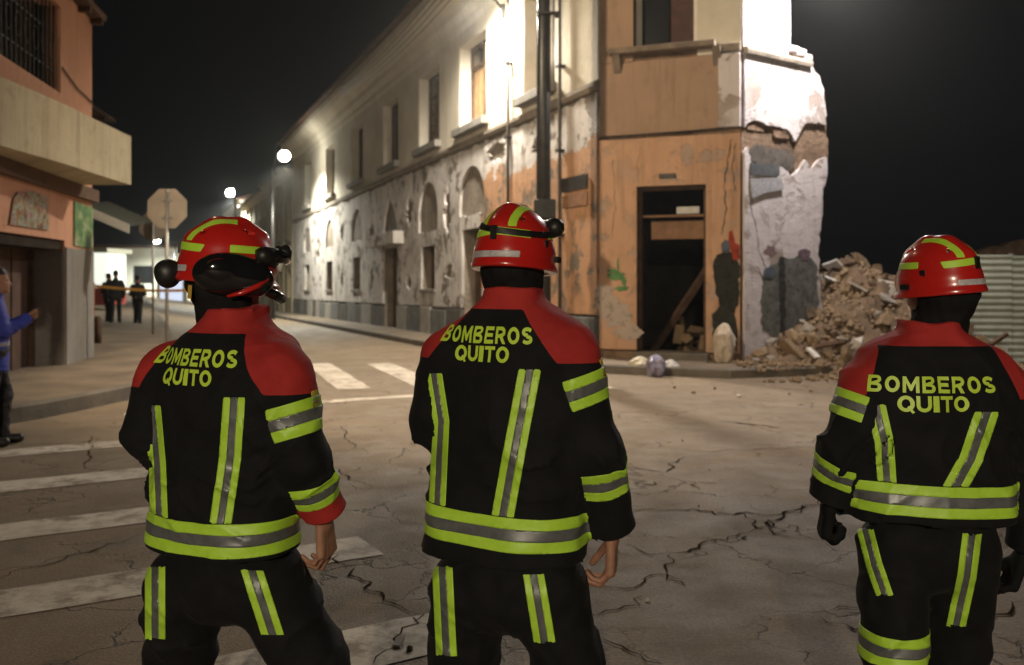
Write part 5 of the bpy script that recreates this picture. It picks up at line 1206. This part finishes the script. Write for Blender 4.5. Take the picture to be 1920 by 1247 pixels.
def glyph(ch, t=.25):
    """outline loops (first outer, others holes) of a bold capital in a unit box"""
    def el(cx, cy, rx, ry, a0, a1, n=14): return [(cx + rx * math.cos(a), cy + ry * math.sin(a)) for a in np.linspace(a0, a1, n)]
    P2 = 2 * math.pi; h = math.pi / 2; v = t * .88
    if ch == 'I': return [[[(0, 0), (1, 0), (1, 1), (0, 1)]]]
    if ch == 'T': return [[[(.5 - t / 2, 0), (.5 + t / 2, 0), (.5 + t / 2, 1 - v), (1, 1 - v), (1, 1), (0, 1), (0, 1 - v), (.5 - t / 2, 1 - v)]]]
    if ch == 'E': return [[[(0, 0), (1, 0), (1, v), (t, v), (t, .5 - v / 2), (.9, .5 - v / 2), (.9, .5 + v / 2), (t, .5 + v / 2), (t, 1 - v), (1, 1 - v), (1, 1), (0, 1)]]]
    if ch == 'M': q = t * .82; return [[[(0, 0), (q, 0), (q, .62), (.5 - q * .3, .12), (.5 + q * .3, .12), (1 - q, .62), (1 - q, 0), (1, 0), (1, 1), (1 - q, 1), (.5, .46), (q, 1), (0, 1)]]]
    if ch == 'U': return [[[(0, 1)] + el(.5, .42, .5, .42, math.pi, P2) + [(1, 1), (1 - t, 1)] + el(.5, .42, .5 - t, .42 - v, P2, math.pi) + [(t, 1)]]]
    if ch in 'OQ':
        o = [[el(.5, .5, .5, .5, 0, P2, 25)[:-1], el(.5, .5, .5 - t, .5 - v, 0, P2, 25)[:-1]]]
        return o + ([[[(.55, .28), (.68, .38), (1.0, -.02), (.86, -.1)]]] if ch == 'Q' else [])
    if ch == 'B': return [[[(0, 0)] + el(.66, .27, .34, .27, -h, h * .8, 8) + el(.62, .76, .32, .24, -h * .8, h, 8) + [(0, 1)], [(t, v * .9), (t, .5 - v * .38)] + el(.62, .29, .12, .10, h, -h, 6), [(t, .5 + v * .42), (t, 1 - v * .9)] + el(.58, .755, .12, .08, h, -h, 6)]]
    if ch == 'R': return [[[(0, 0), (t, 0), (t, .36), (.45, .36), (.72, 0), (1.02, 0), (.74, .40)] + el(.62, .70, .36, .30, -h * .75, h, 9) + [(0, 1)], [(t, .36 + v * .8), (t, 1 - v * .9)] + el(.58, .695, .14, .09, h, -h, 6)]]
    if ch == 'S':
        c = el(.5, .72, .5 - t / 2, .28 - v / 2, h * .25, h * 3, 12) + el(.5, .28, .5 - t / 2, .28 - v / 2, h, -h * 1.75, 12); L, Rr = [], []
        for k in range(len(c)):
            a, b = c[max(k - 1, 0)], c[min(k + 1, len(c) - 1)]; dx, dy = b[0] - a[0], b[1] - a[1]; n = math.hypot(dx, dy) or 1; L.append((c[k][0] - dy / n * t / 2, c[k][1] + dx / n * v / 2)); Rr.append((c[k][0] + dy / n * t / 2, c[k][1] - dx / n * v / 2))
        return [[L + Rr[::-1]]]
def lettering(f, parent, lines, phi0, R, fwd=.22):
    """back lettering wrapped onto the jacket; lines = (text, height z, cap height, width)"""
    V, Nn, T = f['jac']; bvh = BVHTree.FromPolygons([tuple(v) for v in V], [tuple(t) for t in T]); root = f['root']; R_, Fw, tc = f['R'], f['Fw'], f['tc']
    for txt, zc, cap, width in lines:
        gap = width * .022; tot = sum(LW[c] for c in txt); x = -width / 2
        for ch in txt:
            w = LW[ch] / tot * (width - gap * (len(txt) - 1)); bm = bmesh.new()
            for gi, loops in enumerate(glyph(ch)):
                flat = [p for l in loops for p in l]; vs = [bm.verts.new((p[0], p[1], gi * .0015)) for p in flat]
                for tri in tessellate_polygon([[Vector((p[0], p[1], 0)) for p in l] for l in loops]):
                    try: bm.faces.new([vs[q] for q in tri])
                    except ValueError: pass
            for _ in range(3): bmesh.ops.subdivide_edges(bm, edges=[q for q in bm.edges if q.calc_length() > .16], cuts=1); bmesh.ops.triangulate(bm, faces=[q for q in bm.faces if len(q.verts) > 3])
            for v in bm.verts:
                lift = .0035 + v.co.z; s_ = x + v.co.x * w; z = zc + (v.co.y - .5) * cap; a = phi0 + s_ / R; dirv = R_ * math.sin(a) - Fw * math.cos(a); c = tc + Fw * fwd; o = np.array([c[0], c[1], z]) + dirv * 1.0
                hit = bvh.ray_cast(Vector(o), Vector(-dirv)); v.co = (hit[0] + hit[1] * lift if hit[0] is not None else Vector(o - dirv * .8)) - Vector(root)
            me = bpy.data.meshes.new('letter'); bmesh.ops.recalc_face_normals(bm, faces=bm.faces); bm.to_mesh(me); bm.free(); me.materials.append(LETTER); link(bpy.data.objects.new('letter', me), parent); x += w + gap
LW = dict(B=1, O=1.08, M=1.2, E=.92, R=1, S=.95, Q=1.1, U=1, I=.42, T=.92)

def tri_strip(f, m, parent, phi_fn, w, mat2=(LIME, SILVER, LIME), push=.003, name='reflective_tape'):
    """lime / silver / lime band: phi_fn(V) -> (signed offset across the band, limit)"""
    s, lim = phi_fn(m[0])
    for a, b, mt in ((-.5, -.17, mat2[0]), (-.17, .17, mat2[1]), (.17, .5, mat2[2])):
        q = clip(m, np.minimum(np.minimum(s - a * w, b * w - s), lim))
        if len(q[2]): f['mk'](name, q, mt, parent, push, .0015)

def firefighter(c):
    Y0 = c['Y0']
    def P(px, py, dy=0.0): return np.array(W(px, py, Y0 + dy))
    J = {k: P(*v) for k, v in c['px'].items()}; th = c['yaw']; root = (c['rx'], Y0, 0)
    cfg = dict(J=J, root=root, yaw=th, torso=c['torso'], tc=(*P(c['tcx'], 800)[:2], 0), zw=c['zw'], seed=c['seed'], trousers=JBLACK, hyaw=c['hyaw'], hpitch=c.get('hpitch', 0), hroll=c.get('hroll', 0), label=c['label'], handL=c.get('handL'), handR=c.get('handR'), rad=c.get('rad', {}), vox=.007, bvox=.006)
    f = figure(cfg); e, mk, jac = f['e'], f['mk'], f['jac']; V = jac[0]; u, v = f['uz'](V); zf, uf, zl, ulw = c['yoke']
    zb = np.interp(np.abs(u - c.get('yu', 0)), [0, uf, ulw, 1], [zf, zf, zl, zl - .005]); red = V[:, 2] - zb
    al = [f['along'](V, i) for i in (0, 1)]; dA = [f['da'](V, i) for i in (0, 1)]; dT = f['dt'](V); arm = np.minimum(*dA)
    jk = mk('jacket', clip(jac, -red), JBLACK, e); mk('shoulder_yoke', clip(jac, red), JRED, jk)
    px, py = proj(V); fc = facing(jac)
    # hem band
    tors = np.where(arm - dT > .004, 1.0, arm - dT - .004)
    tri_strip(f, jac, jk, lambda P_: (P_[:, 2] - c['zw'] - c.get('wsl', 0) * (P_[:, 0] - f['tc'][0]), tors), c.get('ww', .085))
    for line, w in c['back']:
        def fn(P_, line=line):
            s, lim = signed_to_line(px, py, line); s = s * (Y0 - .15) / F; return s, np.minimum.reduce([lim * .002, np.where(fc > .0, 1., -1.), tors * 100, V[:, 2] - c['zw'] - c.get('wsl', 0) * (V[:, 0] - f['tc'][0]) - c.get('ww', .085) / 2 - .002])
        tri_strip(f, jac, jk, fn, w)
    for i, a0, w, mode in c['sleeve']:
        lim = np.minimum(np.where(dA[i] < .03, 1., -1.), (dT - dA[i] - .005) * 10)
        if mode:
            o_ = np.array(mode[0], float); a, b, cc = f['arms'][i]; d = (b - a) / np.linalg.norm(b - a); rel = V - a; rel = rel - np.outer(rel @ d, d); rel /= np.maximum(np.linalg.norm(rel, axis=1), 1e-6)[:, None]; lim = np.minimum(lim, (rel @ (o_ / np.linalg.norm(o_)) - mode[1]) * .2)
        def fn(P_, i=i, a0=a0, lim=lim): return al[i] - a0, lim
        tri_strip(f, jac, jk, fn, w)
    for i, a0, a1 in c.get('cuff', ()):
        q = clip(jac, np.minimum.reduce([al[i] - a0, a1 - al[i], dT - dA[i]])); mk('red_cuff', q, JRED, jk, .002, .001)
    for i, a0 in c.get('badge', ()):
        pass
    tv = f['tro'][0]; tx, ty = proj(tv); tf = facing(f['tro']); tr = [o for o in e.children if o.name.startswith('trousers')][0]
    for line, w in c['leg']:
        def fn(P_, line=line): s, lim = signed_to_line(tx, ty, line); s = s * (Y0 - .12) / F; return s, np.minimum(lim, np.where(tf > 0, 1., -1.))
        tri_strip(f, f['tro'], tr, fn, w)
    for z0, side, w in c.get('knee', ()):
        a, b, cc = f['legs'][side]; o = f['legs'][1 - side]
        near = np.minimum(conef(o[0], o[1], .09, .08)(*tv.T), conef(o[1], o[2], .09, .08)(*tv.T)) - np.minimum(conef(a, b, .09, .08)(*tv.T), conef(b, cc, .09, .08)(*tv.T))
        tri_strip(f, f['tro'], tr, lambda P_: (P_[:, 2] - z0, near), w)
    lettering(f, jk, c['text'], c['phi0'], c.get('R', .40), c.get('tf', .22)); helmet(f, c['helmet'])
    # arm badge: small flag patch on the outer right sleeve
    if 'flag' in c:
        i, a0 = c['flag']; o_ = np.array(c['flagdir'], float); a, b, cc = f['arms'][i]; d = (b - a) / np.linalg.norm(b - a); rel = V - a; rel = rel - np.outer(rel @ d, d); rel /= np.maximum(np.linalg.norm(rel, axis=1), 1e-6)[:, None]; g = (rel @ (o_ / np.linalg.norm(o_)) - .93) * .3
        for q0, mt in ((0, M('flag_yellow', (.65, .5, .05), None)), (.016, M('flag_white', (.6, .58, .6), None)), (.032, M('flag_red', (.5, .03, .03), None))): mk('sleeve_badge', clip(jac, np.minimum.reduce([g, al[i] - a0 - q0, a0 + q0 + .0155 - al[i], dT - dA[i]])), mt, jk, .003, .001)
    return f

def sections(hem, neck, sc=1.0, hw=.243, hd=.165, lean=0.0, slope=0.0):
    t = [(0, hw, hd), (.14, hw - .007, hd - .005), (.32, hw - .02, hd - .012), (.52, hw - .016, hd - .008), (.68, hw - .008, hd - .010), (.79, hw - .020, hd - .024), (.865, hw - .054, hd - .042), (.92, hw - .118, hd - .064), (.96, .088, .092), (1.0, .080, .086)]
    return [(hem + (neck - hem) * q, a * sc if q < .95 else a, b * sc if q < .95 else b, lean * q, slope * q) for q, a, b in t]

D = math.radians
# left firefighter: head turned to the right
firefighter(dict(label='firefighter with torch on the back of the helmet, head turned towards the flaking facade', Y0=2.656, rx=-.85, yaw=D(25), seed=21, tcx=418, zw=.887, wsl=.0,
    torso=sections(.828, 1.520, 1.0, .238, .165, .03, .02),
    px=dict(head=(428, 503, .08), neck=(428, 606, .05), shL=(318, 690, .09), elL=(276, 812, .05), wrL=(345, 860, .28), shR=(525, 700, -.09), elR=(566, 850, -.10), wrR=(606, 955, -.02), pel=(428, 1075, .02), hiL=(350, 1095, .05), knL=(336, 1245, .14), anL=(325, 1480, .28), hiR=(502, 1095, -.02), knR=(585, 1250, -.02), anR=(640, 1500, -.22)),
    rad=dict(sh=.086, el=.070, wr=.060, th=.118, kn=.098, an=.09), hyaw=D(72), hpitch=-.06, yoke=(1.448, .125, 1.285, .225), ww=.090,
    back=[([(440, 745), (432, 860), (412, 995)], .060), ([(286, 760), (296, 870), (300, 985)], .048)],
    sleeve=[(1, .135, .095, ((1, -.35, 0), -.25)), (1, .345, .080, 0)], cuff=[(1, .385, .455)], flag=(1, .072), flagdir=(1, -.2, 0),
    leg=[([(292, 1062), (292, 1200)], .056), ([(472, 1068), (512, 1190)], .060)],
    text=[('BOMBEROS', 1.380, .047, .39), ('QUITO', 1.326, .045, .22)], phi0=-.06, helmet=dict(side=True, face=.03, k=.90, goggles=True, nostrap=True, gz=.045, tilt=0),
    handR=dict(d=(.05, .12, -1), n=(-.9, .35, 0), s=(.35, .9, 0), off=.03, curl=(32, 55, 30), k=1.14), handL=dict(d=(.3, .9, .1), n=(.3, 0, -1), s=(1, 0, 0))))
# middle firefighter
firefighter(dict(label='firefighter with goggles strapped round the helmet, walking towards the orange corner', Y0=2.62, rx=.0, yaw=D(25), seed=4, tcx=947, zw=.912,
    torso=sections(.818, 1.575, 1.0, .245, .165, .03, .015),
    px=dict(head=(966, 478, .06), neck=(968, 558, .05), shL=(848, 668, .09), elL=(822, 785, .06), wrL=(890, 820, .28), shR=(1060, 672, -.09), elR=(1118, 845, -.10), wrR=(1148, 985, -.02), pel=(950, 1090, .02), hiL=(882, 1100, .05), knL=(868, 1245, .10), anL=(880, 1500, .22), hiR=(1025, 1100, -.03), knR=(1064, 1245, -.04), anR=(1090, 1510, -.2)),
    rad=dict(sh=.088, el=.076, wr=.066, th=.116, kn=.096, an=.09), hyaw=D(27), hpitch=-.05, yoke=(1.518, .085, 1.375, .205), ww=.090, wsl=-.03,
    back=[([(994, 692), (966, 840), (941, 980)], .060), ([(814, 700), (828, 790), (820, 965)], .045)],
    sleeve=[(1, .095, .085, ((1, -.35, 0), .0)), (1, .345, .092, 0)], flag=(1, .03), flagdir=(1, -.3, 0),
    leg=[([(830, 1062), (838, 1230)], .056), ([(1000, 1075), (1022, 1206)], .058)],
    text=[('BOMBEROS', 1.446, .046, .36), ('QUITO', 1.394, .044, .21)], phi0=-.06, helmet=dict(goggles=True, tilt=-.10, tx=.18, gz=.085, k=.88, gr=.034),
    handR=dict(d=(-.02, .1, -1), n=(-.95, .25, 0), s=(.25, .95, 0), off=.03, curl=(35, 55, 30), k=1.16), handL=dict(d=(.3, .9, .1), n=(.3, 0, -1), s=(1, 0, 0))))
# right firefighter
firefighter(dict(label='firefighter with black gloves walking towards the rubble heap', Y0=2.787, rx=1.28, yaw=D(2), seed=33, tcx=1742, zw=.953,
    torso=sections(.880, 1.47, 1.0, .245, .165, .03, .01),
    px=dict(head=(1759, 527, .05), neck=(1758, 618, .05), shL=(1628, 735, .0), elL=(1588, 850, .0), wrL=(1556, 935, .03), shR=(1868, 735, .0), elR=(1940, 880, -.02), wrR=(1925, 1020, .04), pel=(1742, 1020, .02), hiL=(1678, 1030, .03), knL=(1676, 1195, -.02), anL=(1690, 1440, -.12), hiR=(1802, 1030, .02), knR=(1796, 1200, .08), anR=(1788, 1440, .22)),
    rad=dict(sh=.084, el=.066, wr=.058, th=.112, kn=.090, an=.09), hyaw=D(-32), hpitch=-.04, hroll=.04, yoke=(1.402, .165, 1.245, .228), ww=.090, wsl=-.02,
    back=[([(1642, 758), (1658, 830), (1664, 916)], .056), ([(1850, 772), (1820, 860), (1788, 918)], .068)],
    sleeve=[(0, .055, .080, ((-1, -.1, 0), .35)), (0, .262, .070, 0), (1, .06, .08, ((1, -.1, 0), .35))],
    leg=[([(1622, 990), (1640, 1060), (1660, 1118)], .048), ([(1822, 1000), (1812, 1080), (1792, 1175)], .056)], knee=[(.498, 0, .086)],
    text=[('BOMBEROS', 1.292, .047, .40), ('QUITO', 1.237, .046, .225)], phi0=-.115, helmet=dict(k=.83, face=.02),
    handL=dict(d=(-.1, .15, -1), n=(.95, .2, 0), s=(.1, 1, 0), off=.02, curl=(55, 70, 45), glove=True), handR=dict(d=(-.35, .15, -1), n=(-.9, .2, .2), s=(.1, 1, 0), off=.05, curl=(40, 55, 35), glove=True)))

# bystander in blue with a phone
def template(x, y, g, h, yaw, armL, armR, stride=.06):
    ct, st = math.cos(yaw), math.sin(yaw); R_ = np.array([ct, -st, 0]); Fw = np.array([st, ct, 0]); o = np.array([x, y, g]); k = h / 1.75
    def Q(a, b, c): return o + (R_ * a + Fw * b) * k + np.array([0, 0, c * k])
    J = dict(head=Q(0, .03, 1.62), neck=Q(0, 0, 1.45), pel=Q(0, 0, .93), shL=Q(-.17, 0, 1.38), shR=Q(.17, 0, 1.38), hiL=Q(-.09, 0, .88), hiR=Q(.09, 0, .88), knL=Q(-.10, .02 + stride, .48), knR=Q(.10, .02 - stride, .48), anL=Q(-.11, stride, .1), anR=Q(.11, -stride, .1))
    J['elL'], J['wrL'] = [Q(*q) for q in armL]; J['elR'], J['wrR'] = [Q(*q) for q in armR]; return J, R_, Fw, Q
def civilian(x, y, h, yaw, armL, armR, jacket, trousers, label, seed, hem=.80, group=None, vox=.009, bvox=.0075, hair=True, hyaw=None, hands=True, belt=None, g=None):
    g = gzf(x, y) if g is None else g; J, R_, Fw, Q = template(x, y, g, h, yaw, armL, armR); k = h / 1.75
    def S(z, a, b): return (g + z * k, a * k, b * k, 0.0)
    f = figure(dict(J=J, root=(x, y, g), yaw=yaw, torso=[S(hem, .19, .13), S(.95, .178, .122), S(1.1, .178, .122), S(1.25, .19, .13), S(1.36, .165, .105), S(1.42, .11, .085), S(1.47, .065, .07), S(1.5, .062, .066)], tc=(x, y, 0), zw=g + .9, seed=seed, trousers=trousers, hyaw=yaw if hyaw is None else hyaw, label=label, group=group, rad=dict(sh=.07, el=.06, wr=.048, th=.088, kn=.066, an=.058), vox=vox, bvox=bvox, wide=.85, gz=g,
        handL=dict(d=J['wrL'] - J['elL'], n=Fw * .2 + R_ * .8 + np.array([0, 0, -.2]), s=np.array([0, 0, 1.]) + Fw * .2, off=.0) if hands else None, handR=dict(d=J['wrR'] - J['elR'], n=-R_ * .8 + Fw * .2 + np.array([0, 0, -.2]), s=np.array([0, 0, 1.]) + Fw * .2, off=.0) if hands else None))
    jk = f['mk']('jacket', f['jac'], jacket, f['e']); H, HR, hp = f['H'], f['HR'], f['hp']
    if belt: q = clip(f['jac'], np.minimum.reduce([.02 - np.abs(f['jac'][0][:, 2] - g - belt * k), np.minimum(f['da'](f['jac'][0], 0), f['da'](f['jac'][0], 1)) - f['dt'](f['jac'][0])])); f['mk']('belt_band', q, M('grey_band', (.25, .24, .28), None), jk, .003, .001)
    if hair:
        sdh = SDF(H - .17, H + .18, bvox); sdh.ell(hp(0, -.018, .045), (.084, .102, .1), .01, HR); w_ = waves(seed, 6, .02, .05, 1); sdh.noise(lambda X, Y, Z: w_(X, Y, Z) * .003); Vh, Th = sdh.mesh(); m = (Vh, normals(Vh, Th), Th); l = (Vh - H) @ HR
        m = clip(m, np.maximum(l[:, 2] - .06, -.015 - l[:, 1] + .0 * l[:, 2]) + np.where(l[:, 2] < -.05, -.1, 0)); f['mk']('hair', m, M('black_hair', (.012, .01, .009), None, rough=.6), f['e'], 0, .004)
    return f
BLUE = M('blue_jacket', (.02, .032, .27), (.03, .045, .36), 9, .7, 200, .3, .002); NAVY = M('dark_trousers', (.012, .012, .014), (.022, .021, .022), 9, .85); DKJ = M('dark_jacket', (.014, .014, .016), (.026, .026, .028), 8, .8)
bx = W(-8, 600, 8.77).x
civilian(bx, 8.75, 1.72, D(62), [(-.22, .10, 1.14), (-.07, .29, 1.26)], [(.24, .08, 1.13), (.08, .29, 1.25)], BLUE, NAVY, 'bystander in a bright blue jacket holding up a phone at the kerb', 61, hem=.74, belt=1.0, g=0.0, vox=.008, bvox=.006)
J_, R1, F1, Q1 = template(bx, 8.75, 0, 1.72, D(62), [(0, 0, 0)] * 2, [(0, 0, 0)] * 2); pc = Vector(Q1(.01, .385, 1.31))
ph = MB().box((0, 0, 0), (.075, .005, .036)).build('phone', RUB, None, bevel=.006); ph.location = pc; ph.rotation_euler = (0, 0, -D(62)); tag(ph, 'black phone held up by the bystander in blue', 'phone')
MB().box((0, -.0056, 0), (.068, .0006, .031)).build('screen', LENS, ph)
# men standing behind the tape
hang = ([(-.24, -.02, 1.12), (-.22, .06, .88)], [(.24, -.02, 1.12), (.22, .06, .88)]); fold = ([(-.25, .02, 1.12), (-.05, .22, 1.10)], [(.25, .02, 1.12), (.05, .22, 1.12)])
for px, Y, h, yw, arms_, lb, sd_ in ((203, 30.3, 1.70, 20, fold, 'shorter man in dark clothes half hidden behind the taller one', 71), (217, 29.6, 1.82, -25, hang, 'taller man in dark clothes standing before the lit kiosk', 72), (258, 29.4, 1.70, 5, fold, 'man in dark clothes standing alone behind the orange tape', 73)):
    civilian(W(px, 500, Y).x, Y, h, D(yw), arms_[0], arms_[1], DKJ, NAVY, lb, sd_, group=None, vox=.016, bvox=.014, hem=.86)

# ------------------------------------------------------------------ thin night haze around the whole place
hzm = bpy.data.materials.new('night_haze'); hzm.use_nodes = True; nt = hzm.node_tree
for n in list(nt.nodes):
    if n.type != 'OUTPUT_MATERIAL': nt.nodes.remove(n)
pv = nt.nodes.new('ShaderNodeVolumePrincipled'); pv.inputs['Color'].default_value = (.92, .95, .95, 1); pv.inputs['Density'].default_value = .001; pv.inputs['Anisotropy'].default_value = .8
nt.links.new(pv.outputs[0], [n for n in nt.nodes if n.type == 'OUTPUT_MATERIAL'][0].inputs['Volume'])
hz = bxx(-210, 150, -70, 260, -3.5, 16).build('haze', hzm); tag(hz, kind='stuff')
